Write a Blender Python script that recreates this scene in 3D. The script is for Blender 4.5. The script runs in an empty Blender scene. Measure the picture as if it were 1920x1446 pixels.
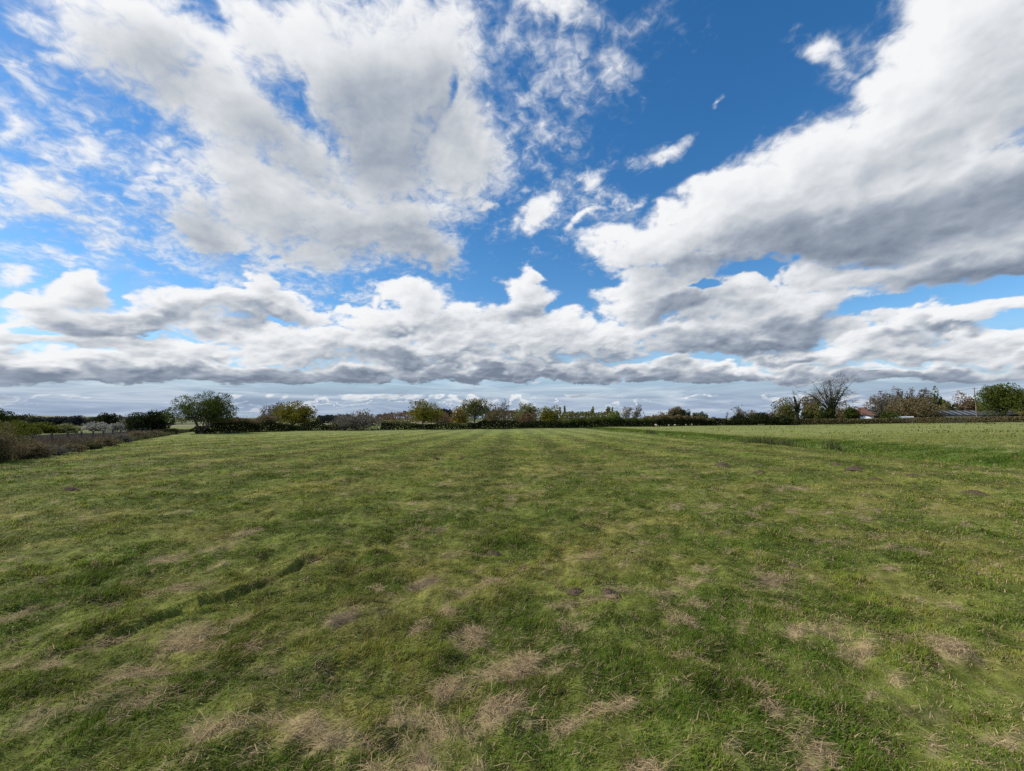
import bpy, math
import numpy as np
from mathutils import Vector

# ------------------------------------------------------------------ camera, world, sun, exposure
S = bpy.context.scene
COL = S.collection
F, CX, CY, HOR, CAMH = 800.0, 960.0, 723.0, 790.0, 1.65      # photograph geometry (pixels, metres)
PITCH = math.atan((HOR - CY) / F)
cam_d = bpy.data.cameras.new('camera')
cam_d.sensor_width = 36.0
cam_d.lens = 36.0 * F / 1920.0
cam_d.clip_start, cam_d.clip_end = 0.05, 60000.0
cam = bpy.data.objects.new('camera', cam_d)
cam.location = (0, 0, CAMH)
cam.rotation_euler = (math.pi / 2 + PITCH, 0, 0)
COL.objects.link(cam)
S.camera = cam

SUN_AZ, SUN_EL = math.radians(-86.0), math.radians(40.0)      # azimuth from straight ahead, negative = left
w = bpy.data.worlds.new('World')
S.world = w
w.use_nodes = True
wn, wl = w.node_tree.nodes, w.node_tree.links
sky = wn.new('ShaderNodeTexSky')
sky.sky_type = 'NISHITA'
sky.sun_disc = False
sky.sun_elevation = SUN_EL
sky.sun_rotation = SUN_AZ
sky.air_density, sky.dust_density, sky.ozone_density = 1.0, 0.2, 2.5
hs = wn.new('ShaderNodeHueSaturation')
hs.inputs['Saturation'].default_value = 1.32
wl.new(sky.outputs[0], hs.inputs['Color'])
wl.new(hs.outputs[0], wn['Background'].inputs['Color'])
wn['Background'].inputs['Strength'].default_value = 0.15

sun_d = bpy.data.lights.new('sun', 'SUN')
sun_d.energy = 5.0
sun_d.angle = math.radians(0.6)
sun_d.color = (1.0, 0.94, 0.84)
sun = bpy.data.objects.new('sun', sun_d)
SUN_DIR = Vector((math.sin(SUN_AZ) * math.cos(SUN_EL), math.cos(SUN_AZ) * math.cos(SUN_EL), math.sin(SUN_EL)))
sun.rotation_euler = SUN_DIR.to_track_quat('Z', 'Y').to_euler()
sun.location = (-30, 10, 40)
COL.objects.link(sun)

S.view_settings.view_transform = 'Standard'
S.view_settings.look = 'None'
S.view_settings.exposure = 0.0
S.view_settings.gamma = 1.0
S.render.engine = 'CYCLES'
S.cycles.max_bounces = 5
S.cycles.diffuse_bounces = 3
S.cycles.glossy_bounces = 2
S.cycles.transmission_bounces = 3
S.cycles.transparent_max_bounces = 8
S.cycles.use_denoising = False
S.cycles.caustics_reflective = False
S.cycles.caustics_refractive = False

# ------------------------------------------------------------------ noise and mesh helpers
_rg = np.random.default_rng(11)
_GR = _rg.normal(size=(256, 3)); _GR /= np.linalg.norm(_GR, axis=1)[:, None]
_PM = _rg.permutation(256); _PM = np.concatenate([_PM, _PM, _PM])

def perlin(p):
    p = np.asarray(p, np.float64)
    i = np.floor(p).astype(np.int64); f = p - i; i &= 255
    u = f * f * f * (f * (f * 6 - 15) + 10)
    out = 0
    for dx in (0, 1):
        hx = _PM[(i[:, 0] + dx) & 255]; wx = u[:, 0] if dx else 1 - u[:, 0]
        for dy in (0, 1):
            hy = _PM[hx + ((i[:, 1] + dy) & 255)]; wy = u[:, 1] if dy else 1 - u[:, 1]
            for dz in (0, 1):
                h = _PM[hy + ((i[:, 2] + dz) & 255)]; wz = u[:, 2] if dz else 1 - u[:, 2]
                g = _GR[h]
                out = out + wx * wy * wz * (g[:, 0] * (f[:, 0] - dx) + g[:, 1] * (f[:, 1] - dy) + g[:, 2] * (f[:, 2] - dz))
    return out

def fbm(p, octs=5, rough=0.5, billow=False):
    p = np.asarray(p, np.float64); a, s, t = 1.0, 0, 0
    for k in range(octs):
        n = perlin(p * 2.03 ** k + 17.3 * k)
        if billow: n = 0.55 - 2.0 * np.abs(n)
        s = s + a * n; t += a; a *= rough
    return s / t * (1.0 if billow else 1.8)

def n2(x, y, sc, octs=3, off=0.0, rough=0.5):
    return fbm(np.stack([x * sc + off, y * sc - off, np.full_like(x, 3.7 + off)], 1), octs, rough)

def sst(a, b, x):
    t = np.clip((x - a) / (b - a), 0, 1)
    return t * t * (3 - 2 * t)

def make_mesh(name, V, faces, mat, parent=None, attrs=None, smooth=False):
    """faces: list of integer arrays (n,3) or (n,4)."""
    me = bpy.data.meshes.new(name)
    V = np.asarray(V, np.float32)
    me.vertices.add(len(V)); me.vertices.foreach_set('co', V.ravel())
    faces = [np.asarray(f, np.int32) for f in faces if len(f)]
    loops = np.concatenate([f.ravel() for f in faces])
    tot = np.concatenate([np.full(len(f), f.shape[1], np.int32) for f in faces])
    st = np.concatenate([[0], np.cumsum(tot)[:-1]]).astype(np.int32)
    me.loops.add(len(loops)); me.loops.foreach_set('vertex_index', loops)
    me.polygons.add(len(tot)); me.polygons.foreach_set('loop_start', st)
    if smooth: me.polygons.foreach_set('use_smooth', np.ones(len(tot), bool))
    me.update(calc_edges=True)
    for k, a in (attrs or {}).items():
        a = np.asarray(a, np.float32)
        if a.ndim == 1:
            me.attributes.new(k, 'FLOAT', 'POINT').data.foreach_set('value', a)
        else:
            if a.shape[1] == 3: a = np.concatenate([a, np.ones((len(a), 1), np.float32)], 1)
            me.attributes.new(k, 'FLOAT_COLOR', 'POINT').data.foreach_set('color', a.ravel())
    me.materials.append(mat)
    o = bpy.data.objects.new(name, me)
    COL.objects.link(o)
    if parent: o.parent = parent
    return o

def tag(o, label=None, cat=None, group=None, kind=None):
    if label: o['label'] = label
    if cat: o['category'] = cat
    if group: o['group'] = group
    if kind: o['kind'] = kind
    return o

def empty(name, loc, rz=0.0):
    o = bpy.data.objects.new(name, None)
    o.empty_display_size = 0.3
    o.location = loc; o.rotation_euler = (0, 0, rz)
    COL.objects.link(o)
    return o

class NT:
    """small node-tree writer"""
    def __init__(self, name):
        self.m = bpy.data.materials.new(name); self.m.use_nodes = True
        self.t = self.m.node_tree; self.t.nodes.clear()
        self.out = self.t.nodes.new('ShaderNodeOutputMaterial')
    def n(self, typ, inp=None, **kw):
        o = self.t.nodes.new('ShaderNode' + typ)
        for k, v in kw.items(): setattr(o, k, v)
        for k, v in (inp or {}).items(): self.set(o.inputs[k], v)
        return o
    def set(self, s, v):
        if isinstance(v, bpy.types.NodeSocket): self.t.links.new(v, s)
        elif isinstance(v, bpy.types.Node): self.t.links.new(v.outputs[0], s)
        elif isinstance(v, tuple) and len(v) == 3 and s.type == 'RGBA': s.default_value = (*v, 1)
        else: s.default_value = v
    def math(self, op, a, b=0.0, c=0.0, clamp=False):
        return self.n('Math', {0: a, 1: b, 2: c}, operation=op, use_clamp=clamp).outputs[0]
    def vm(self, op, a, b=(0, 0, 0)):
        o = self.n('VectorMath', {0: a, 1: b}, operation=op)
        return o.outputs['Value'] if op in ('LENGTH', 'DOT_PRODUCT') else o.outputs[0]
    def scale(self, v, s):
        o = self.n('VectorMath', {0: v}, operation='SCALE'); self.set(o.inputs['Scale'], s); return o.outputs[0]
    def noise(self, vec, scale, detail=3.0, rough=0.5, dist=0.0):
        return self.n('TexNoise', {'Vector': vec, 'Scale': scale, 'Detail': detail, 'Roughness': rough, 'Distortion': dist})
    def ss(self, x, a, b, lo=0.0, hi=1.0):
        return self.n('MapRange', {'Value': x, 'From Min': a, 'From Max': b, 'To Min': lo, 'To Max': hi}, interpolation_type='SMOOTHSTEP').outputs[0]
    def mix(self, f, a, b, mode='MIX'):
        o = self.n('Mix', data_type='RGBA', blend_type=mode)
        self.set(o.inputs[0], f); self.set(o.inputs[6], a); self.set(o.inputs[7], b)
        return o.outputs[2]
    def ramp(self, f, stops):
        o = self.n('ValToRGB', {0: f}); e = o.color_ramp.elements
        while len(e) < len(stops): e.new(0.5)
        for x, (p, c) in zip(e, stops): x.position = p; x.color = (*c, 1)
        return o.outputs[0]
    def attr(self, name, out='Fac'):
        return self.n('Attribute', attribute_name=name).outputs[out]
    def done(self, shader):
        self.t.links.new(shader if isinstance(shader, bpy.types.NodeSocket) else shader.outputs[0], self.out.inputs['Surface'])
        return self.m

def px_dir_z(py, Y):                      # height seen at image row py at depth Y
    return CAMH + Y * math.tan(PITCH - math.atan((py - CY) / F))
def px_x(px, Y):                          # X seen at image column px at depth Y (near the horizon)
    return (px - CX) / F * Y * math.cos(PITCH)

#SKY_BEGIN
# ------------------------------------------------------------------ sky: the cloud layer on a dome 20 km out
def build_sky():
    az = np.concatenate([np.arange(-180, -58, 3.0), np.arange(-58, 58.01, 0.16), np.arange(61, 180.1, 3.0)])
    az = np.radians(az)
    ne = 400
    el = np.radians(-0.8 + 90.7 * np.linspace(0, 1, ne) ** 1.6)
    A, E = np.meshgrid(az, el)             # (ne, na)
    D = np.stack([np.sin(A) * np.cos(E), np.cos(A) * np.cos(E), np.sin(E)], -1)
    sh = A.shape; d = D.reshape(-1, 3)
    front = d[:, 1] > 0.12
    fz = np.where(front, d[:, 1], 0.12)
    # photograph-plane coordinates of each direction, used to lay out where the clouds hang
    cp, sp = math.cos(PITCH), math.sin(PITCH)
    zc = fz * cp + d[:, 2] * sp; yc = -fz * sp + d[:, 2] * cp
    zc = np.maximum(zc, 0.05)
    PX = CX + F * d[:, 0] / zc; PY = CY - F * yc / zc
    k = 1.5 / (np.maximum(d[:, 2], 0) + 0.38)
    q = d * k[:, None]; q[:, 2] *= 1.3
    wv = np.stack([fbm(q * 1.7 + o, 4) for o in (0.0, 31.7, 77.1)], 1)
    qw = q + 0.16 * wv
    n_lo = fbm(qw * 2.6, 6, 0.56)
    n_mid = fbm(qw * 6.5 + 3.3, 5, 0.55)
    n_bil = fbm((q + 0.05 * wv) * 4.6 + 9.1, 5, 0.5, True)
    n_bl2 = fbm((q + 0.04 * wv) * 11.0 + 4.4, 4, 0.5, True)
    n_lmp = fbm((q + 0.05 * wv) * 4.6 + 9.1, 3, 0.42, True)
    low = 1 - sst(0.10, 0.30, d[:, 2])
    wx = PX + (95 * wv[:, 0] + 45 * n_mid) / k * 1.6; wy = PY + (80 * wv[:, 1] + 45 * np.roll(n_mid, 7)) / k * 1.6   # warped layout
    def blobs(lst, base=-1.0, sm=0.18, shade=None):
        C = np.full(len(d), base); num = np.zeros(len(d)); den = np.full(len(d), 1e-3)
        for b in lst:
            x, y, rx, ry = b[:4]; a = math.radians(b[4] if len(b) > 4 else 0); wgt = b[5] if len(b) > 5 else 1.0
            dx, dy = wx - x, wy - y
            u = (dx * math.cos(a) + dy * math.sin(a)) / rx; v = (-dx * math.sin(a) + dy * math.cos(a)) / ry
            s = wgt - np.sqrt(u * u + v * v) * wgt
            if shade is not None:
                g = np.maximum(s + .30, 0) ** 2 * (120.0 / (rx + 40)); num += g * np.clip(-(.42 * u * math.cos(a) - .42 * v * math.sin(a)) - .95 * (u * math.sin(a) * rx / (rx + ry) + v * math.cos(a)), -1.2, 1.2); den += g
            h = np.clip(0.5 + 0.5 * (s - C) / sm, 0, 1)
            C = C * (1 - h) + s * h + sm * h * (1 - h) * 0.5
        if shade is not None: shade.append(num / den)
        return C
    soft_cl = [  # the big ragged cloud upper left, and the wisps
        (250, 60, 215, 130, 15), (420, 160, 230, 150, 20), (600, 110, 260, 170), (760, 100, 190, 190, 60), (640, 270, 300, 160),
        (850, 270, 120, 130, 0), (480, 370, 260, 130, 12), (680, 400, 230, 110, -8), (760, 455, 130, 60, 10), (400, 430, 150, 70, 20),
        (560, 460, 170, 60, 0, .8), (120, 400, 180, 60, 15, .5), (30, 375, 120, 70, 0, .55), (210, 450, 140, 40, 20, .3),
        (190, 270, 110, 100, 30, .14), (80, 300, 60, 50, 0, .1), (15, 245, 45, 55, 0, .5), (35, 110, 60, 26, 10, .45),
        (340, 20, 90, 60, 0, .4), (830, 490, 75, 40, 20, .8),
        (1080, 5, 140, 34, 8, .36), (985, 50, 34, 90, 10, .16), (1085, 120, 60, 60, 0, .2), (1168, 100, 34, 48, -20, .36), (1060, 215, 40, 75, 0, .12), (1000, 190, 40, 60, 0, .05),
        (1255, 270, 48, 26, -40, .5), (1003, 390, 52, 38, -25, .75), (905, 388, 22, 16, 0, .55), (1120, 345, 30, 34, 0, .42),
        (1212, 370, 42, 16, -20, .5), (1135, 405, 42, 16, -25, .42), (1348, 197, 16, 8, -20, .4), (1528, 108, 56, 26, 5, .45),
        (85, 480, 70, 16, 5, .4), (20, 505, 60, 20, 0, .5)]
    hard_cl = [  # cumulus
        (1860, 120, 230, 210, -40), (1700, 260, 240, 150, -40), (1560, 330, 210, 120, -35), (1420, 380, 150, 110, -30), (1300, 430, 170, 62, -15),
        (1200, 465, 100, 40, -10, .8), (1790, 380, 280, 110, -15), (1600, 430, 260, 70, -5), (1860, 470, 240, 75, -8), (1740, 505, 180, 45, -8), (1390, 490, 170, 50, -10),
        (1200, 550, 120, 60, -15), (1330, 555, 190, 50, -10), (1470, 555, 150, 60, -25), (1600, 520, 110, 40, -5),
        (1540, 590, 130, 45, -15), (1380, 620, 190, 42, -6), (1260, 640, 120, 30),
        (978, 545, 44, 52, 30, .9), (1005, 505, 26, 22, 0, .7), (960, 585, 56, 34),
        (770, 575, 78, 48), (720, 600, 50, 40), (830, 610, 70, 40), (910, 620, 70, 50, -20), (1040, 620, 70, 50), (990, 640, 110, 55), (870, 650, 100, 50),
        (640, 640, 110, 45), (740, 660, 120, 40), (1130, 640, 110, 45), (560, 650, 120, 35),
        (150, 535, 78, 36), (60, 560, 110, 30, 10), (150, 590, 170, 45), (260, 590, 150, 36), (400, 575, 170, 34), (478, 540, 44, 40), (500, 580, 100, 30), (590, 585, 40, 16, 0, .7),
        (40, 640, 130, 24), (180, 645, 150, 26), (330, 655, 180, 30), (60, 690, 180, 30), (470, 690, 90, 16), (300, 690, 250, 30),
        (1660, 600, 130, 22, -14, .7), (1790, 600, 130, 26, -10), (1890, 575, 80, 18, -5, .8), (1620, 650, 170, 28, -8), (1860, 640, 160, 26), (1740, 660, 200, 30), (1500, 660, 150, 26),
        (960, 704, 700, 34), (500, 708, 520, 30), (1350, 706, 520, 30), (1750, 708, 420, 24), (100, 712, 420, 24), (975, 545, 10, 10, 0, .1)]
    cr_ = np.random.default_rng(77)
    for _ in range(150):                                             # the many small cumulus of the far bank, shrinking towards the horizon
        y_ = 590 + 112 * cr_.random() ** .8; rx_ = max((775 - y_) * .34 * cr_.uniform(.55, 1.35), 9)
        hard_cl.append((cr_.uniform(-80, 2000), y_, rx_, rx_ * cr_.uniform(.28, .46), cr_.uniform(-10, 6), .62))
    for _ in range(70):                                              # thin bright scraps of cloud lower still
        y_ = cr_.uniform(728, 768); rx_ = cr_.uniform(16, 70) * (790 - y_) / 40
        hard_cl.append((cr_.uniform(-80, 2000), y_, rx_, cr_.uniform(1.6, 4.2) * (795 - y_) / 40, cr_.uniform(-2, 2), .55))
    holes = [(1440, 505, 85, 22, -14, .9), (1335, 545, 45, 14, -10, .8), (1690, 575, 170, 26, -14, 1.0), (1880, 545, 110, 24, -10, 1.0),
             (520, 605, 34, 9, 0, .7), (330, 515, 110, 26, 10, .8), (826, 160, 9, 24, 0, .2), (505, 150, 30, 9, 40, .05), (375, 12, 46, 20, 0, .35), (230, 225, 100, 50, 30, .45), (300, 470, 60, 30, 20, .3), (455, 475, 40, 16, 0, .3), (100, 180, 90, 40, 40, .5),
             (1880, 610, 46, 12, 0, .7), (440, 470, 18, 16, 0, .6), (60, 625, 60, 9, 0, .6), (650, 560, 90, 26, 0, .8)]
    dark = [(580, 230, 130, 90, 0), (740, 200, 110, 120), (260, 110, 120, 70, 10, .7), (700, 250, 130, 60), (350, 420, 90, 50, 0, .7), (790, 490, 90, 40, 10),
            (700, 440, 150, 50, 0, .6), (1640, 440, 260, 55, -8), (1820, 400, 230, 45, -18, .9), (1420, 500, 150, 30, -8, .8), (1330, 500, 120, 22, -10, .6), (1850, 510, 200, 26, -8, .7),
            (1290, 590, 100, 26, -8, .7), (1430, 630, 170, 22, -6, .9), (1560, 610, 110, 18, -14, .7),
            (170, 615, 110, 18, 8), (250, 622, 70, 14, 5), (300, 590, 150, 16, 0, .6), (460, 600, 100, 14, 0, .9), (960, 710, 1000, 20, 0, .95), (560, 706, 260, 20), (1250, 711, 420, 18), (100, 708, 400, 16),
            (1700, 711, 420, 13), (780, 680, 110, 16, 0, .6), (1080, 680, 140, 14, 0, .6), (960, 590, 46, 14, 0, .5), (775, 612, 60, 10, 0, .6), (120, 715, 300, 18, 0, .7), (1720, 640, 60, 10), (1480, 665, 60, 8), (1800, 620, 60, 8)]
    Cs = blobs(soft_cl); shd = []; Ch = blobs(hard_cl, sm=0.12, shade=shd); Hh = blobs(holes); Dk = blobs(dark)
    veil = np.clip(blobs([(130, 300, 330, 230, 10), (250, 440, 260, 90, 15), (1040, 110, 130, 150), (900, 60, 90, 110), (1010, 250, 90, 90), (1120, 380, 120, 60), (30, 130, 120, 100), (560, 550, 330, 70), (60, 500, 200, 70), (1600, 120, 90, 60)], sm=.1) * 1.6, 0, .75)
    # clouds out of the picture: an ordinary broken sky, clear around the sun
    gen = fbm(qw * 1.1 + 5.0, 4) * 1.5 + 0.05
    sunang = np.degrees(np.arccos(np.clip(d @ np.array(SUN_DIR), -1, 1)))
    gen = gen - 2.5 * (1 - sst(9, 20, sunang))
    base_cut = sst(708, 738, PY + 22 * n_mid + 6 * n_bl2) * (1 - sst(733, 741, PY))
    edge = np.maximum(sst(52, 58, np.abs(np.degrees(A.ravel()))), sst(50, 58, np.degrees(E.ravel())))
    vs = Cs - 0.03 + 0.24 * n_lo + 0.42 * n_mid + 0.10 * n_bil
    vh = Ch * 1.15 - 0.12 + 0.14 * n_lo + 0.42 * (n_bil - 0.05) + 0.16 * (n_bl2 - .05) + 0.10 * n_mid
    cover = np.maximum(vs, vh)
    cover = np.minimum(cover, np.where(Hh > -0.5, 0.30 - Hh * 1.2 + 0.6 * n_lo + 0.5 * n_mid, 9))
    cover = cover - 1.6 * base_cut
    soft = sst(-0.25, 0.25, vs - vh)
    cover = cover * (1 - edge) + gen * edge
    cover = cover - 2.5 * (1 - sst(6, 14, sunang))
    # light inside the clouds: march the cover field towards the sun
    cg = cover.reshape(sh); El = np.degrees(E)
    stepdeg = (np.sin(np.maximum(E, 0)) + 0.10) * 5.0
    eg, ag = np.degrees(el), np.degrees(az)
    def toward_sun(g, t):
        a2 = np.clip(np.degrees(A) - 0.60 * t * stepdeg, -180, 180); e2 = np.clip(np.degrees(E) + 0.80 * t * stepdeg, -0.8, 89.8)
        ie = np.clip(np.interp(e2, eg, np.arange(ne)), 0, ne - 1.001); ia = np.clip(np.interp(a2, ag, np.arange(len(ag))), 0, len(ag) - 1.001)
        e0, a0 = ie.astype(int), ia.astype(int); fe, fb = ie - e0, ia - a0
        return g[e0, a0] * (1 - fe) * (1 - fb) + g[e0 + 1, a0] * fe * (1 - fb) + g[e0, a0 + 1] * (1 - fe) * fb + g[e0 + 1, a0 + 1] * fe * fb
    acc = np.zeros(sh)
    for t in (0.25, 0.55, 0.95, 1.5, 2.2):
        acc += np.clip(toward_sun(cg, t) + 0.05, 0, 0.8) / 5
    H = (0.75 * n_lmp + 0.30 * n_bl2 + 0.30 * n_lo + 0.12 * n_mid).reshape(sh)
    rel = (0.6 * (H - toward_sun(H, 0.16)) + 0.5 * (H - toward_sun(H, 0.45))).ravel()
    light = 1.08 * np.exp(-(0.66 + .22 * soft) * acc.ravel()) - 0.06 * low - .05 * (1 - soft) * (1 - low) + .12 * n_lo * soft + .05 * n_lo
    light = light + (0.42 + 0.22 * low) * rel * (1 - 0.55 * soft) + 0.06 * n_mid + (0.18 + .22 * low) * shd[0] * (1 - soft) + .09 * low + .10 * n_lmp
    light = light - (0.50 - 0.20 * soft) * np.clip(Dk + 0.42 + 0.7 * n_lo + 0.3 * n_bil, 0, 0.9)
    light = light - .10 * (1 - sst(.07, .19, d[:, 2])) * (1 - np.clip(shd[0] * 1.4, 0, 1))
    light = light * (1 - edge) + (0.78 + 0.2 * n_lo) * edge
    V = d * 20000.0
    na = len(az)
    ii = np.arange(ne - 1)[:, None] * na + np.arange(na - 1)[None, :]
    ii = ii.ravel()
    quads = np.stack([ii, ii + na, ii + na + 1, ii + 1], 1)      # normals inwards
    T = NT('cloud_layer')
    pos = T.n('NewGeometry').outputs['Position']
    dn = T.vm('NORMALIZE', pos)
    sep = T.n('SeparateXYZ', {0: dn}); z = T.math('MAXIMUM', sep.outputs[2], 0.0)
    kk = T.math('DIVIDE', 1.5, T.math('ADD', z, 0.38))
    qn = T.scale(dn, kk)
    f1 = T.noise(qn, 26.0, 5.0, 0.6, 0.6)
    f3 = T.noise(qn, 4.2, 4.0, 0.6, 0.8)
    cov = T.attr('cover'); lig = T.attr('light'); sf = T.attr('softness')
    dev = T.math('SUBTRACT', f1, 0.5)
    v = T.math('MULTIPLY_ADD', dev, T.math('MULTIPLY_ADD', sf, 0.35, 0.42), cov)
    lo = T.math('MULTIPLY_ADD', sf, -0.06, -0.10); hi = T.math('MULTIPLY_ADD', sf, 0.16, 0.38)
    alpha = T.ss(v, lo, hi)
    lum = T.math('MULTIPLY_ADD', dev, 0.16, lig)
    col = T.ramp(lum, [(0.0, (0.19, 0.235, 0.31)), (0.30, (0.355, 0.405, 0.485)), (0.55, (0.58, 0.615, 0.66)), (0.80, (0.80, 0.82, 0.85)), (1.0, (0.92, 0.93, 0.945))])
    # thin stratus streaks and pale air low down over the horizon
    st = T.vm('MULTIPLY', dn, (4.5, 4.5, 48.0))
    f2 = T.noise(st, 1.0, 6.0, 0.62, 0.9)
    zlow = T.ss(z, 0.03, 0.22, 1.0, 0.0)
    hz = T.ramp(f2, [(0.32, (0.265, 0.345, 0.475)), (0.50, (0.355, 0.445, 0.585)), (0.70, (0.58, 0.655, 0.75))])
    vl = T.math('MULTIPLY', T.attr('veil'), T.ss(T.math('MULTIPLY_ADD', f1, .45, T.math('MULTIPLY', f3, .8)), 0.52, 0.84))
    alpha = T.math('MAXIMUM', alpha, vl)
    alpha2 = T.math('MAXIMUM', alpha, T.math('POWER', zlow, 1.5))
    keep = T.math('MULTIPLY', T.ss(z, 0.015, 0.085, 0.35, 1.0), alpha)
    col2 = T.mix(keep, T.mix(T.math('MULTIPLY', alpha, T.ss(z, 0.085, 0.12)), hz, col), col)
    em = T.n('Emission', {'Color': col2, 'Strength': 1.0})
    tr = T.n('BsdfTransparent')
    sh_ = T.n('MixShader', {0: alpha2, 1: tr, 2: em})
    m = T.done(sh_)
    m.cycles.emission_sampling = 'NONE'
    o = make_mesh('sky', V, [quads], m, attrs={'veil': veil, 'cover': cover, 'light': np.clip(light, 0, 1.2), 'softness': soft}, smooth=True)
    tag(o, 'cloudy sky of white and grey cumulus over deep blue', 'sky', kind='structure')
build_sky()
#SKY_END

# ------------------------------------------------------------------ ground
LB0, LB1 = np.array([-19.0, 14.0]), np.array([-47.5, 61.0])       # the scrub along the left boundary
LDIR = (LB1 - LB0) / np.linalg.norm(LB1 - LB0)
LNOR = np.array([-LDIR[1], LDIR[0]])                               # points away from the field

def ditch_wob(x, y): return 1.5 * n2(np.zeros_like(y), y, .09, 3, 6.0) + .5 * n2(x, y, .4, 2, 3.0)

def terrain(x, y, fine=True):
    x = np.asarray(x, float); y = np.asarray(y, float); xw = x + ditch_wob(x, y)
    yy = np.maximum(y, 6.0); r = x / yy
    rise = 1.3 * sst(0.42, 1.30, r) * (0.5 + 0.5 * np.clip((yy - 20) / 80, 0, 1)) * sst(19.5, 27, xw)
    near = 0.10 * sst(19.5, 23, xw) * sst(5, 14, y)
    ditch = -(0.45 + .45 * sst(18, 30, y)) * np.exp(-((xw - 19.3) / 1.05) ** 4) * sst(9, 17, y) * (1 - sst(98, 108, y))
    dl = (x - LB0[0]) * LNOR[0] + (y - LB0[1]) * LNOR[1]
    left = -0.75 * sst(0.8, 4.5, dl) * (y > -30)
    rr = np.hypot(x, y)
    z = rise + near + ditch + left
    z = z + 0.10 * n2(x, y, 0.045, 2, 3.0) * sst(4, 20, rr)
    far = sst(500, 3200, rr)
    z = z + far * (22 + 16 * n2(x, y, 0.0006, 3, 9.0)) + 0.8 * sst(150, 500, rr) * n2(x, y, 0.004, 2, 1.0)
    if fine:
        a = (1 - sst(14, 60, rr))
        z = z + a * (0.078 * n2(x, y, 1.0, 3, 5.0) + 0.070 * n2(x, y, 3.2, 4, 8.0))
        for (p, q, wd, dp) in RUTS:
            ab = q - p; L2 = ab @ ab
            t = np.clip(((x - p[0]) * ab[0] + (y - p[1]) * ab[1]) / L2, 0, 1)
            wob = 0.06 * np.sin(9 * t + 3) + .08 * n2(x, y, 1.6, 3, 19.0)
            dd = ((x - p[0]) * -ab[1] + (y - p[1]) * ab[0]) / math.sqrt(L2) + wob
            en = sst(0, .12, t) * (1 - sst(.88, 1, t)) * sst(-1.1, -.15, n2(x, y, 1.6, 3, 8.8))
            z = z + en * (-dp * np.exp(-(dd / wd) ** 2) - 0.6 * dp * -np.exp(-((dd - 2.2 * wd) / (1.3 * wd)) ** 2))
    return z
RUTS = []

def at(px, py, it=4):
    """ground point seen at a photograph pixel"""
    Z = 0.0
    for _ in range(it):
        dep = math.tan(math.atan((py - CY) / F) - PITCH)
        Y = (CAMH - Z) / max(dep, 1e-4)
        zc = Y * math.cos(PITCH) + (Z - CAMH) * math.sin(PITCH)
        X = (px - CX) / F * zc
        Z = 0.6 * float(terrain(np.array([X]), np.array([Y]), False)[0]) + 0.4 * Z
    return X, Y
def tz(X, Y): return float(terrain(np.array([X]), np.array([Y]), False)[0])

RUTS.append((np.array(at(120, 1228)), np.array(at(640, 1040)), .033, .076))

# worn, dry and bare patches: (px, py, half width px, half height px, dry, bare)
PATCH = [(640, 1168, 55, 26, .9, .75), (510, 1256, 60, 20, .9, .6), (320, 1048, 45, 12, 1, 0), (460, 1000, 40, 14, .9, .1), (330, 1110, 60, 14, .9, .1),
         (900, 1195, 80, 30, .9, .1), (800, 1090, 45, 16, .8, .5), (705, 1103, 18, 9, 1, 0), (925, 1090, 35, 16, .7, .3), (1440, 1090, 62, 22, .9, .45),
         (1285, 1166, 38, 18, 1, .1), (1625, 1232, 95, 14, 1.1, 0), (1800, 1222, 90, 28, .9, .1), (60, 1245, 90, 26, 1, .1), (250, 1270, 120, 22, .9, .1), (220, 1330, 130, 34, .8, .2),
         (1545, 1410, 60, 34, 1, .3), (780, 1430, 50, 24, 1, .5), (620, 1400, 70, 26, .9, .2), (1750, 1340, 70, 24, .8, .3), (1420, 1290, 40, 12, .9, .1), (1450, 1335, 26, 14, .8, .2),
         (60, 1360, 90, 40, .7, .3), (1480, 915, 75, 7, .9, 0), (1420, 953, 26, 6, .7, 0), (1700, 1030, 60, 9, .9, 0), (1270, 955, 24, 8, .7, .2), (1670, 970, 22, 8, .7, 0),
         (820, 1000, 22, 10, .9, 0), (630, 903, 28, 5, .8, 0), (300, 915, 24, 5, .8, 0), (1540, 1015, 60, 9, .6, 0), (1870, 880, 60, 6, .6, 0), (1320, 1070, 22, 18, .6, 0), (1120, 1125, 40, 10, .5, .3),
         (340, 1200, 60, 14, .8, 0), (920, 1345, 36, 10, .9, .1), (1330, 1250, 40, 16, .7, .1), (1795, 1140, 20, 8, 1, 0), (1180, 1105, 40, 9, .8, 0), (1400, 1175, 20, 20, .5, 0), (740, 1380, 60, 16, .6, .1), (1690, 1195, 40, 18, .6, .1), (840, 1150, 20, 22, .7, 0)]
PG = []
for (px, py, hx, hy, dv, bv) in PATCH:
    X, Y = at(px, py); Y2 = at(px, py - hy)[1]; Y1 = at(px, py + hy)[1]
    PG.append((X, Y, hx * .78 / F * Y, max((Y2 - Y1) * .42, 0.09), dv, bv))

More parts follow.
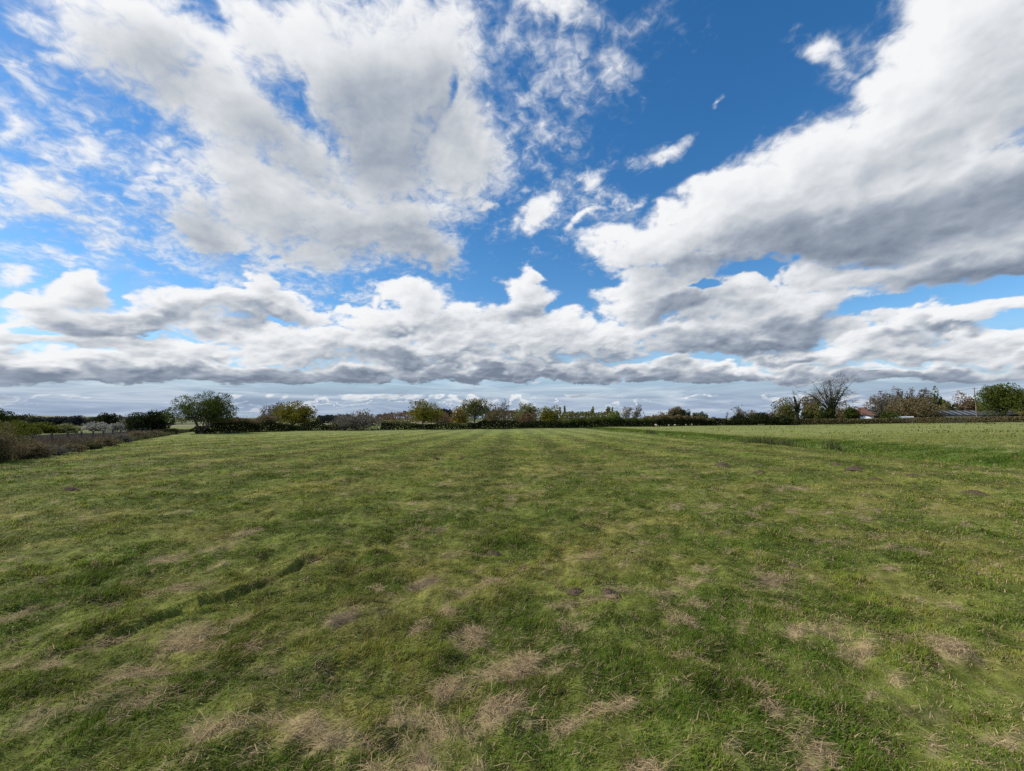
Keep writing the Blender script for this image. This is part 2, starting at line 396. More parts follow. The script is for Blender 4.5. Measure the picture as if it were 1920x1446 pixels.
def cover_maps(x, y):
    """dryness, bareness and lushness of the turf at ground points"""
    rr = np.hypot(x, y)
    u, v = 0.9 * x + 0.44 * y, -0.44 * x + 0.9 * y
    big = n2(x, y, 0.22, 3, 21.0)
    mid = fbm(np.stack([u * 0.75, v * 1.7, np.full_like(x, 2.2)], 1), 4, 0.55)
    sml = n2(x, y, 3.6, 3, 44.0)
    wob = 0.45 * n2(x, y, 3.0, 4, 71.0, .6)
    str_ = fbm(np.stack([u * 2.0, v * 5.0, np.full_like(x, 7.2)], 1), 4, 0.6)
    dry = 0.95 * sst(0.20, 0.70, 0.50 * mid + 0.30 * big + 0.55 * sml + 0.75 * str_ + 0.03)
    bare = np.zeros_like(x)
    for (X, Y, a, b, dv, bv) in PG:
        m = (np.abs(x - X) < 2.2 * a) & (np.abs(y - Y) < 2.2 * b)
        if not m.any(): continue
        e = np.sqrt(((x[m] - X) / a) ** 2 + ((y[m] - Y) / b) ** 2) + wob[m] + 0.4 * sml[m]
        k = (1 - sst(0.25, 1.45, e)) * sst(-.16, .38, .8 * n2(x[m], y[m], 5.5, 3, 2.9) + .9 * str_[m] + .30 * (1 - e))
        dry[m] = np.maximum(dry[m], dv * k)
        bare[m] = np.maximum(bare[m], bv * (1 - sst(0.2, 0.95, e)))
    lush = sst(-0.45, 0.55, -mid * 0.4 + 0.9 * n2(x, y, 0.8, 3, 90.0) + 0.75 * n2(x, y, 2.9, 3, 12.0))
    return np.clip(dry, 0, 1), bare, lush, big

C_LUSH, C_MID, C_YEL, C_DRY, C_SOIL = (np.array(c) for c in ((0.062, 0.114, 0.013), (0.178, 0.214, 0.036), (0.260, 0.248, 0.058), (0.430, 0.322, 0.188), (0.110, 0.080, 0.058)))
def lerp(a, b, t): return a + (b - a) * t[:, None]

def turf_colour(x, y, dry, bare, lush, big):
    c = lerp(np.tile(C_YEL, (len(x), 1)), C_MID[None], sst(-0.5, 0.35, n2(x, y, 0.5, 3, 33.0) + 0.3 * big))
    c = lerp(c, C_LUSH[None], 0.75 * lush)
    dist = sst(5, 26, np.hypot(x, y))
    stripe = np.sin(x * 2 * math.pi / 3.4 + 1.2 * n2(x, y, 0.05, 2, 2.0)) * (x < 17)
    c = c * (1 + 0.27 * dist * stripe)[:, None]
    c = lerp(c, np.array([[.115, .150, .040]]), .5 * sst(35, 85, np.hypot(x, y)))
    rgt = sst(21, 27, x) * (y > 6)
    c = lerp(c, np.array([[0.178, 0.205, 0.046]]) , rgt * np.clip(.62 + .5 * n2(x, y, .12, 3, 14.0), .1, 1))
    c = lerp(c, .62 * C_DRY[None], rgt * .55 * sst(.15, .8, fbm(np.stack([x * .06 + .02 * y, y * .45, x * 0 + 4.4], 1), 4, .6)))
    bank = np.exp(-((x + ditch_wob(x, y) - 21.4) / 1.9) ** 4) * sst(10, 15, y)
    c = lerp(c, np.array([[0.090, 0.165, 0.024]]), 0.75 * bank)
    return c

def build_ground():
    az = np.radians(np.concatenate([np.arange(-180, -62, 4.0), np.arange(-62, 62.01, 0.2), np.arange(66, 176.1, 4.0)]))
    r = 0.9 * (9000 / 0.9) ** (np.linspace(0, 1, 760))
    A, R = np.meshgrid(az, r); na = len(az)
    x, y = (np.sin(A) * R).ravel(), (np.cos(A) * R).ravel()
    z = terrain(x, y)
    dry, bare, lush, big = cover_maps(x, y)
    c = turf_colour(x, y, dry, bare, lush, big)
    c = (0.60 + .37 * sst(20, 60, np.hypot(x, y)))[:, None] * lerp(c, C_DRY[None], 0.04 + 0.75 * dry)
    c = lerp(c, C_SOIL[None], np.clip(bare * 1.1, 0, 1))
    # farmland beyond the hedges
    rr = np.hypot(x, y)
    fld = n2(x, y, 0.004, 2, 60.0)
    fc = lerp(np.tile(np.array([0.075, 0.095, 0.035]), (len(x), 1)), np.array([[0.22, 0.18, 0.11]]), sst(0.0, 0.3, fld))
    c = lerp(c, fc, sst(190, 300, rr))
    dl = (x - LB0[0]) * LNOR[0] + (y - LB0[1]) * LNOR[1]
    c = lerp(c, np.array([[0.085, 0.07, 0.05]]), sst(0, 2.5, dl) * (y < 57))
    nr = len(r)
    ii = (np.arange(nr - 1)[:, None] * na + np.arange(na)[None, :])
    jj = (np.arange(nr - 1)[:, None] * na + (np.arange(na)[None, :] + 1) % na)
    q = np.stack([ii, jj, jj + na, ii + na], -1).reshape(-1, 4)
    V = np.concatenate([np.stack([x, y, z], 1), [[0, 0, 0]]])
    ctr = len(V) - 1
    tri = np.stack([np.full(na, ctr), (np.arange(na) + 1) % na, np.arange(na)], 1)
    c = np.concatenate([c, [C_MID]]); bare = np.concatenate([bare, [0]])
    T = NT('turf')
    pos = T.n('NewGeometry').outputs['Position']
    a = T.attr('col', 'Color')
    nz1 = T.noise(pos, 9.0, 4.0, 0.65); nz2 = T.noise(pos, 1.3, 4.0, 0.6)
    m1 = T.ss(nz1, 0.3, 0.72, 0.62, 1.38); m2 = T.ss(nz2, 0.3, 0.7, 0.80, 1.20)
    col = T.mix(1.0, a, T.n('CombineColor', {0: T.math('MULTIPLY', m1, m2), 1: T.math('MULTIPLY', m1, m2), 2: T.math('MULTIPLY', m1, m2)}).outputs[0], 'MULTIPLY')
    bmp = T.n('Bump', {'Height': nz1, 'Strength': 0.6, 'Distance': 0.05})
    b = T.n('BsdfPrincipled', {'Base Color': col, 'Roughness': 0.95, 'Normal': bmp})
    b.inputs['Specular IOR Level'].default_value = 0.1
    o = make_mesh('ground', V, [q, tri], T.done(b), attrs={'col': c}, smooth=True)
    tag(o, 'wide rough grass field with dry patches and mown stripes', 'ground', kind='structure')
build_ground()

# ------------------------------------------------------------------ grass
def leaf_material(name, transl=0.35):
    T = NT(name)
    a = T.attr('col', 'Color')
    d = T.n('BsdfDiffuse', {'Color': a, 'Roughness': 0.5})
    t = T.n('BsdfTranslucent', {'Color': a})
    return T.done(T.n('MixShader', {0: transl, 1: d, 2: t}))
M_GRASS = leaf_material('grass_blade', 0.38)
M_LEAF = leaf_material('leaf', 0.30)

def blades(name, x, y, L, W, phi, lean, curl, col, zoff=-0.005, mat=None, fine=True):
    n = len(x); z = terrain(x, y, fine) + zoff
    p0 = np.stack([x, y, z], 1)
    d = np.stack([np.cos(phi), np.sin(phi)], 1)
    def seg(l, th): return np.concatenate([d * (l * np.sin(th))[:, None], (l * np.cos(th))[:, None]], 1)
    p1 = p0 + seg(L * .5, lean); p2 = p1 + seg(L * .5, lean + curl)
    rng = np.random.default_rng(len(x))
    tw = phi + math.pi / 2 + rng.normal(0, .7, n)
    s = np.stack([np.cos(tw), np.sin(tw), np.zeros(n)], 1) * (W / 2)[:, None]
    V = np.stack([p0 - s, p0 + s, p1 - s * .8, p1 + s * .8, p2], 1).reshape(-1, 3)
    b = np.arange(n)[:, None] * 5
    Q = b + np.array([[0, 1, 3, 2]]); T3 = b + np.array([[2, 3, 4]])
    return make_mesh(name, V, [Q, T3], mat or M_GRASS, attrs={'col': np.repeat(col, 5, 0)})

def scatter_turf(rng, r0, r1, dens0, pw, half=59):
    """points over the field in front, density dens0*(4/r)^pw per square metre"""
    edges = np.geomspace(r0, r1, 40); X, Y = [], []
    for a, b in zip(edges[:-1], edges[1:]):
        m = (a + b) / 2; D = dens0 * min(1.0, (4 / m) ** pw)
        n = rng.poisson(D * math.radians(half) * (b * b - a * a))
        rr = np.sqrt(rng.uniform(a * a, b * b, n)); th = np.radians(rng.uniform(-half, half, n))
        X.append(rr * np.sin(th)); Y.append(rr * np.cos(th))
    return np.concatenate(X), np.concatenate(Y)

def build_grass():
    rng = np.random.default_rng(5)
    x, y = scatter_turf(rng, 1.5, 70, 15000, 1.9)
    k = rng.random(len(x)) > sst(25, 70, np.hypot(x, y)); x, y = x[k], y[k]
    dl = (x - LB0[0]) * LNOR[0] + (y - LB0[1]) * LNOR[1]
    k = (dl < 0.5) & ((x < 17.6) | (y < 12) | (x > 23.5)); x, y = x[k], y[k]
    dry, bare, lush, big = cover_maps(x, y)
    k = rng.random(len(x)) > np.clip(bare * 1.0 + 0.45 * dry * (dry > .35), 0, .93); x, y, dry, bare, lush, big = (v[k] for v in (x, y, dry, bare, lush, big))
    n = len(x); rr = np.hypot(x, y)
    tus = n2(x, y, 1.7, 3, 15.0) + 0.6 * n2(x, y, 5.0, 2, 52.0)
    L = (0.026 + 0.115 * sst(-.15, .85, tus) + 0.035 * lush) * rng.uniform(.5, 1.25, n) * (1 - .40 * dry) * .56
    W = 0.0046 * np.clip(rr / 4, 1, None) ** .9 * rng.uniform(.7, 1.3, n)
    L = L * np.clip(rr / 9, 1, None) ** 0.12
    phi = 0.5 + 1.6 * n2(x, y, 1.1, 2, 27.0) + rng.normal(0, .9, n)
    lean = np.clip(rng.normal(.50, .32, n) + .45 * dry, 0, 1.45)
    c = turf_colour(x, y, dry, bare, lush, big) * (rng.uniform(.6, 1.5, n) * (.62 + .50 * sst(-.5, .5, n2(x, y, 4.2, 3, 39.0)) + .34 * sst(-.4, .4, n2(x, y, 10.0, 2, 61.0))))[:, None]  # noise tones paint the shade pockets among the tufts into blade colour
    c[:, 0] *= rng.uniform(.82, 1.2, n)
    st = rng.random(n) < np.clip(0.10 + .14 * sst(-.5, .5, n2(x, y, 2.2, 3, 5.5)) + .42 * sst(.12, .55, n2(x, y, 6.0, 3, 15.5) + .35 * n2(x, y, 1.4, 2, 25.5)) + 0.85 * dry, 0, .96)
    c[st] = C_DRY * rng.uniform(.55, 1.35, st.sum())[:, None]
    lean[st] = np.clip(lean[st] + .45, 0, 1.4)
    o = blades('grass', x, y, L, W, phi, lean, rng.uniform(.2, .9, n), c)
    tag(o, 'short rough grass with tussocks covering the field', 'grass', kind='stuff')
    # cut straw lying on the dry patches, and stray pale stems everywhere
    x, y = scatter_turf(rng, 1.5, 40, 11500, 1.9)
    k = ((x < 17.0) | (y < 12)); x, y = x[k], y[k]
    dry, bare, lush, big = cover_maps(x, y)
    k = rng.random(len(x)) < np.clip(0.030 + .85 * dry ** 1.4 * (1 - .35 * bare) + .25 * bare, 0, 1); x, y, dry, bare = (v[k] for v in (x, y, dry, bare))
    n = len(x); rr = np.hypot(x, y)
    L = rng.uniform(.030, .095, n) * (1 + 1.0 * (rng.random(n) < .05)); W = 0.0028 * np.clip(rr / 4, 1, None) ** .9 * rng.uniform(.6, 1.3, n)
    phi = 0.45 + 2.2 * n2(x, y, 1.5, 2, 81.0) + rng.normal(0, .8, n) + math.pi * (rng.random(n) < .5)
    c = lerp(np.tile(C_DRY, (n, 1)) * rng.uniform(.45, 1.75, n)[:, None], np.array([[.12, .09, .07]]), np.clip(bare * rng.uniform(.2, 1.2, n), 0, 1))
    o = blades('dry_straw', x, y, L, W, phi, rng.uniform(1.18, 1.55, n), rng.uniform(0, .35, n), c, zoff=.010 + .045 * rng.random(n) * dry)
    tag(o, 'pale cut straw lying in dry patches on the grass', 'straw', kind='stuff')
    # long lush grass down the ditch and up its bank, reeds along the near lip
    n = 170000
    y = 11 + 95 * rng.random(n) ** 1.8; x = rng.normal(20.6, 1.75, n); x = x - ditch_wob(x, y)
    k = (x > 15.5) & (x < 26.5); x, y = x[k], y[k]; n = len(x)
    cl = n2(x, y, .7, 3, 7.0)
    xw = x + ditch_wob(x, y); L = (0.07 + .15 * sst(-.3, .8, cl)) * rng.uniform(.5, 1.3, n) * (1 - .55 * sst(21.5, 24.5, xw)) * (1 - .45 * (1 - sst(17.5, 18.8, xw)))
    c = lerp(np.tile(np.array([.090, .160, .022]), (n, 1)), np.array([[.180, .225, .044]]), sst(-.4, .4, n2(x, y, .9, 3, 66.0))) * rng.uniform(.6, 1.45, n)[:, None]
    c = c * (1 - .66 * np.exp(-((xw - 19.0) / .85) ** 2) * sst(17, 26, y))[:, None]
    s = rng.random(n) < .07; c[s] = C_DRY * .8
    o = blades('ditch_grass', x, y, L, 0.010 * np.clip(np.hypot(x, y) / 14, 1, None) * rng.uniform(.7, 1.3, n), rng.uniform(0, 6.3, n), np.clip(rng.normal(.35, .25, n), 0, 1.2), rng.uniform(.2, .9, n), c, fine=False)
    tag(o, 'long bright green grass on the ditch bank', 'grass', kind='stuff')
    n = 9500
    y = 23 + 36 * rng.random(n) ** 1.4; x = 18.9 + rng.normal(0, .35, n)
    k = n2(x, y, .35, 2, 4.0) > -.15; x, y = x[k], y[k]; n = len(x)
    c = lerp(np.tile(np.array([.065, .100, .028]), (n, 1)), np.array([[.17, .135, .08]]), (rng.random(n) < .45) * 1.0) * rng.uniform(.5, 1.3, n)[:, None]
    o = blades('reeds', x, y, rng.uniform(.35, .85, n), np.full(n, .022), rng.uniform(0, 6.3, n), np.abs(rng.normal(.1, .12, n)), rng.uniform(0, .5, n), c, fine=False)
    tag(o, 'dull green and brown reeds standing in the ditch', 'reeds', kind='stuff')
    # rough tufts along the foot of the far hedges and over the right-hand field
    n = 15000; px = rng.uniform(360, 2000, n); Y = np.array([np.interp(px, [330, 370, 450, 600, 760, 880, 1050, 1200, 1340, 1500, 1700, 1900, 2100], [54, 56, 63, 78, 83, 89, 101, 128, 148, 150, 140, 118, 104])])[0]
    y = Y - 1.0 - np.abs(rng.normal(0, 1.0, n)); x = (px - CX) / F * y
    m = 9000; y2 = rng.uniform(24, 125, m); x2 = y2 * rng.uniform(.25, 1.25, m); kk = (x2 > 25) & (n2(x2, y2, .16, 3, 40.0) > .12); x, y = np.concatenate([x, x2[kk]]), np.concatenate([y, y2[kk]]); n = len(x)
    c = lerp(np.tile(np.array([.085, .115, .030]), (n, 1)), np.array([[.22, .18, .10]]), (rng.random(n) < .3) * 1.0) * rng.uniform(.5, 1.3, n)[:, None]
    o = blades('rough_grass', x, y, rng.uniform(.10, .42, n) * sst(-.6, .6, n2(x, y, .3, 2, 3.0)), np.hypot(x, y) * .0011, rng.uniform(0, 6.3, n), np.abs(rng.normal(.3, .25, n)), rng.uniform(.1, .9, n), c, fine=False)
    tag(o, 'rough tufts along the foot of the far hedges', 'grass', kind='stuff')
    # dead grey-brown growth beyond the left boundary
    n = 120000
    t = rng.random(n) ** 1.3 * 70 - 4; s = rng.uniform(-.8, 14, n)
    x = LB0[0] + LDIR[0] * t + LNOR[0] * s; y = LB0[1] + LDIR[1] * t + LNOR[1] * s
    c = lerp(np.tile(np.array([.15, .12, .095]), (n, 1)), np.array([[.09, .06, .04]]), sst(-.3, .5, n2(x, y, .3, 2, 31.0))) * rng.uniform(.4, 1.35, n)[:, None]
    g = (rng.random(n) < .12) | ((s < .3) & (rng.random(n) < .5)); c[g] = np.array([.07, .09, .02]) * rng.uniform(.6, 1.3, g.sum())[:, None]
    o = blades('dead_grass', x, y, rng.uniform(.3, .9, n) * (.6 + .4 * sst(0, 2, s)), 0.012 * np.clip(np.hypot(x, y) / 14, 1, None), rng.uniform(0, 6.3, n), np.abs(rng.normal(.25, .25, n)), rng.uniform(.1, .9, n), c, fine=False)
    tag(o, 'dead grey brown weeds along the left boundary', 'weeds', kind='stuff')
build_grass()

# ------------------------------------------------------------------ trees, bushes and hedges
def bark_material(name, c1, c2):
    T = NT(name)
    nz = T.noise(T.n('NewGeometry').outputs['Position'], 6.0, 4.0, 0.6)
    b = T.n('BsdfPrincipled', {'Base Color': T.ramp(nz, [(0.35, c1), (0.65, c2)]), 'Roughness': 0.9})
    return T.done(b)
BARK = bark_material('bark', (0.055, 0.045, 0.034), (0.12, 0.10, 0.08))
BARK_PALE = bark_material('pale_bark', (0.16, 0.14, 0.11), (0.30, 0.27, 0.22))
BARK_BROWN = bark_material('brown_twigs', (0.10, 0.065, 0.045), (0.19, 0.13, 0.09))
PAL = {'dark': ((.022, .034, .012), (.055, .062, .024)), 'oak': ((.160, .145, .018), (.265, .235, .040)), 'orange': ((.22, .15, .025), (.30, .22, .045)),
       'green': ((.055, .085, .016), (.120, .140, .032)), 'olive': ((.115, .120, .034), (.200, .190, .066)), 'brown': ((.145, .112, .055), (.235, .188, .098)),
       'grey': ((.135, .12, .095), (.23, .205, .16)), 'ivy': ((.028, .042, .012), (.065, .075, .020)), 'gorse': ((.085, .100, .016), (.155, .160, .030)),
       'blossom': ((.22, .205, .18), (.40, .38, .35)), 'red': ((.155, .098, .056), (.230, .155, .092)), 'pale': ((.18, .195, .065), (.27, .275, .115)),
       'blue': ((.030, .038, .040), (.055, .062, .060)), 'trim': ((.15, .108, .065), (.18, .175, .068))}

def tubes(P0, P1, R0, R1, k=4):
    P0, P1 = np.asarray(P0, float), np.asarray(P1, float); n = len(P0)
    d = P1 - P0; d /= np.linalg.norm(d, axis=1)[:, None] + 1e-9
    ref = np.where(np.abs(d[:, 2:3]) > .9, [[1., 0, 0]], [[0, 0, 1.]])
    a = np.cross(d, ref); a /= np.linalg.norm(a, axis=1)[:, None] + 1e-9
    b = np.cross(d, a)
    th = np.arange(k) * 2 * math.pi / k
    ring = a[:, None] * np.cos(th)[None, :, None] + b[:, None] * np.sin(th)[None, :, None]
    V = np.concatenate([P0[:, None] + ring * np.asarray(R0)[:, None, None], P1[:, None] + ring * np.asarray(R1)[:, None, None]], 1).reshape(-1, 3)
    i = np.arange(k); j = (i + 1) % k
    Q = (np.arange(n) * 2 * k)[:, None, None] + np.stack([i, j, j + k, i + k], 1)[None]
    return V, Q.reshape(-1, 4)

def leaf_quads(rng, P, size, up=0.3):
    n = len(P)
    nrm = rng.normal(size=(n, 3)); nrm[:, 2] += up; nrm /= np.linalg.norm(nrm, axis=1)[:, None]
    t = np.cross(nrm, rng.normal(size=(n, 3))); t /= np.linalg.norm(t, axis=1)[:, None] + 1e-9
    b = np.cross(nrm, t); s = size * rng.uniform(.6, 1.35, n)
    t = t * (s * .55)[:, None]; b = b * (s * .38)[:, None]
    V = np.stack([P - t, P + b * .9 - t * .1, P + t, P - b * .9 + t * .15], 1).reshape(-1, 3)
    return V, np.arange(4 * n).reshape(-1, 4)

def pal_cols(rng, pal, P, n_per=4):
    a, b = (np.array(c) for c in PAL[pal])
    n = len(P)
    t = np.clip(0.5 + 0.55 * fbm(P * .9 + 3.1, 2) + rng.normal(0, .22, n), 0, 1)
    return np.repeat(lerp(np.tile(a, (n, 1)), b[None], t) * rng.uniform(.7, 1.3, n)[:, None], n_per, 0)

def bez(p0, p1, p2, n):
    t = np.linspace(0, 1, n + 1)[:, None]
    return (1 - t) ** 2 * p0 + 2 * t * (1 - t) * p1 + t * t * p2

class Crown:
    """union of ellipsoid lobes; points are drawn from it"""
    def __init__(s, rng, c, r, nl=9, spread=.62, size=(.30, .46), zmin=None, jit=.17):
        c, r = np.array(c, float), np.array(r, float)
        nl = int(nl * 1.4); i = np.arange(nl) + .5; zz = 1 - 1.55 * i / nl; th = i * 2.39996 + rng.uniform(0, 6.3); rr = np.sqrt(1 - zz * zz)
        dirs = np.stack([rr * np.cos(th), rr * np.sin(th), zz], 1) * rng.uniform(.80, 1.10, (nl, 1)) + rng.normal(0, jit, (nl, 3))
        s.c = np.concatenate([c[None] + dirs * r * spread, c[None]]); f = rng.uniform(size[0], size[1], nl)
        s.r = np.concatenate([r[None] * f[:, None], r[None] * .55]); s.zmin = zmin
        s.w = np.prod(s.r, 1) ** (2 / 3); s.w /= s.w.sum()
    def sample(s, rng, n, k=.45):
        i = rng.choice(len(s.c), n, p=s.w)
        d = rng.normal(size=(n, 3)); d /= np.linalg.norm(d, axis=1)[:, None]
        p = s.c[i] + d * s.r[i] * (rng.random(n) ** k)[:, None]
        if s.zmin is not None: p[:, 2] = np.maximum(p[:, 2], s.zmin + .1 * rng.random(n))
        return p

def skeleton(rng, H, W, crown, hf, n1, n2_, n3, r0, multi=False, lean=0.0, twig=.010, upw=.35):
    P0, P1, R0, R1, lev, tips = [], [], [], [], [], []
    def put(pts, ra, rb, l):
        n = len(pts) - 1; r = np.linspace(ra, rb, n + 1)
        for i in range(n):
            P0.append(pts[i]); P1.append(pts[i + 1]); R0.append(r[i]); R1.append(r[i + 1]); lev.append(l)
    fork = np.array([lean * H * .25, 0, hf * H])
    if not multi: put(bez(np.zeros(3), np.array([-.02 * H, 0, hf * H * .5]), fork, 4), r0 * 1.25, r0 * .85, 0)
    tg = crown.sample(rng, n1 * 3, .3)
    order = np.argsort(np.arctan2(tg[:, 1], tg[:, 0])); tg = tg[order][::3]
    for T_ in tg:
        if multi: b = np.array([rng.normal(0, .006 * W), rng.normal(0, .006 * W), 0])
        else: b = fork * rng.uniform(.72, 1.0); b[2] = min(b[2], max(T_[2] - .05 * H, .3 * fork[2]))
        L = np.linalg.norm(T_ - b); ctl = b + (T_ - b) * .45 + np.array([0, 0, upw * L * .5]) + rng.normal(0, .05 * L, 3)
        limb = bez(b, ctl, T_, 7)
        rl = r0 * rng.uniform(.40, .62) * (0.8 if multi else 1)
        put(limb, rl, rl * .14, 1); tips.append(T_)
        cand = crown.sample(rng, n2_ * 5, .5)
        for j in range(n2_):
            i = rng.integers(2, 8); st = limb[i]
            g = cand[j * 5:(j + 1) * 5]; e = g[np.argmin(np.linalg.norm(g - st, axis=1))]
            l2 = np.linalg.norm(e - st)
            if l2 > .5 * max(H, W): e = st + (e - st) * (.5 * max(H, W) / l2)
            br = bez(st, st + (e - st) * .5 + np.array([0, 0, .22 * l2]) + rng.normal(0, .08 * l2, 3), e, 4)
            rb = max(rl * .38 * (1 - i / 11), twig * 1.5); put(br, rb, max(rb * .25, twig), 2)
            tips.extend(br[2:])
            for k in range(n3):
                m = rng.integers(1, 5); s0 = br[m]; dv = (br[m] - br[m - 1]); dv = dv / (np.linalg.norm(dv) + 1e-9)
                dv = dv + rng.normal(0, .55, 3) + np.array([0, 0, .30]); dv /= np.linalg.norm(dv)
                l3 = rng.uniform(.04, .11) * max(H, W * .8)
                mid = s0 + dv * l3 * .55; en = mid + (dv + rng.normal(0, .35, 3) + np.array([0, 0, .15])) * l3 * .45
                put([s0, mid, en], twig * 1.15, twig * .5, 3); tips.append(en)
    return tuple(np.array(a) for a in (P0, P1, R0, R1, lev, tips))

def far_px(Y): return Y / 427.0

def grow(name, label, cat, x0, x1, top, Y, form='round', pal='green', lai=2.4, hf=.3, n1=7, n2_=6, n3=4, trunk=None, bark=None, group=None, seed=0,
         leafs=None, base_z=None, ivy=None, twig=None, cz=None, nl=9, lean=0.0, r0=None, upw=.35, depth_k=.9, droop=0.0):
    rng = np.random.default_rng(1000 + seed)
    X = px_x(trunk if trunk is not None else (x0 + x1) / 2, Y); off = px_x((x0 + x1) / 2, Y) - X
    gz = tz(X, Y) if base_z is None else base_z
    H = px_dir_z(top, Y) - gz; W = (x1 - x0) / F * Y * .94
    twig = twig or max(.006, (.085 if lai < .4 else .05) * far_px(Y)); bark = bark or BARK
    if form == 'round': c, r, zm = (off, 0, H * (.5 + hf * .42)), (W / 2, W / 2 * depth_k, H * (.5 - hf * .40)), None
    elif form == 'umbrella': c, r, zm = (off, 0, H * (cz or .70)), (W / 2, W / 2 * depth_k, H * .30), None
    elif form == 'dome': c, r, zm = (off, 0, H * .38), (W / 2, W / 2 * depth_k, H * .62), .02
    elif form == 'column': c, r, zm = (off, 0, H * .55), (W / 2, W / 2, H * .45), None
    elif form == 'fan': c, r, zm = (off, 0, H * (cz or .66)), (W / 2, W / 2 * depth_k, H * .34), None
    cr = Crown(rng, c, r, nl, zmin=zm)
    q = cr.sample(rng, 3000, .4); lo, hi = np.percentile(q, 1, 0), np.percentile(q, 99, 0)      # fit the lobes to the crown's real extent
    zt = (0.0 if zm is not None else max(c[2] - r[2], .1)), H * .97
    f = np.array([W / (hi[0] - lo[0]), W * depth_k / (hi[1] - lo[1]), (zt[1] - zt[0]) / max(hi[2] - max(lo[2], 0), .1)])
    m0 = np.array([(lo[0] + hi[0]) / 2, (lo[1] + hi[1]) / 2, hi[2]]); m1 = np.array([off, 0, zt[1]])
    cr.c = (cr.c - m0) * f + m1; cr.r = cr.r * f
    P0, P1, R0, R1, lev, tips = skeleton(rng, H, W, cr, hf, n1, n2_, n3, r0 or max(.028 * H, .03), form == 'dome' or hf < .06, lean, twig, upw)
    root = empty(name, (X, Y, gz - .03), 0)
    tag(root, label, cat, group)
    big = lev <= 1
    V, Q = tubes(P0[big], P1[big], R0[big], R1[big], 6); V2, Q2 = tubes(P0[~big], P1[~big], R0[~big], R1[~big], 3)
    make_mesh('trunk' if form != 'dome' else 'stems', np.concatenate([V, V2]), [np.concatenate([Q, Q2 + len(V)])], bark, root)
    if lai > 0:
        ls = leafs or max(.07, 1.25 * far_px(Y))
        A = math.pi / 4 * W * max(r[2] * 2, .5); n = int(2.3 * lai * 2 * A / (ls * ls * .42))
        n = min(n, 26000)
        q = int(n * .45)
        T_ = tips[rng.integers(0, len(tips), q)] + rng.normal(0, 1, (q, 3)) * np.array([W, W, H]) * .028
        U = cr.sample(rng, (n - q) * 2, .22); keep = fbm(U * (9.0 / max(W, H)) + seed, 2) > -.08; U = U[keep][:n - q]
        P = np.concatenate([T_, U]); P[:, 2] = np.maximum(P[:, 2], .03)
        V, Q = leaf_quads(rng, P, ls); make_mesh('crown', V, [Q], M_LEAF, root, attrs={'col': pal_cols(rng, pal, P)})
    if ivy:
        pick = np.where((lev <= 1))[0]; w_ = (R0[pick] + R1[pick]) * np.linalg.norm(P1[pick] - P0[pick], axis=1) * (P0[pick][:, 2] < ivy * H)
        w_ /= w_.sum(); n = int(2600)
        i = pick[rng.choice(len(pick), n, p=w_)]; t = rng.random(n)[:, None]
        P = P0[i] * (1 - t) + P1[i] * t + rng.normal(0, 1, (n, 3)) * np.clip(.045 * H * (1.15 - P0[i][:, 2:3] / (ivy * H)), .02 * H, None) * .55
        V, Q = leaf_quads(rng, P, max(.10, 1.1 * far_px(Y))); make_mesh('ivy', V, [Q], M_LEAF, root, attrs={'col': pal_cols(rng, 'ivy', P)})
    return root

def bd(px):    # depth of the field's far boundary at an image column
    return float(np.interp(px, [330, 370, 450, 600, 760, 880, 1050, 1200, 1340, 1500, 1700, 1900, 2100], [54, 56, 63, 78, 83, 89, 101, 128, 148, 150, 140, 118, 104]))

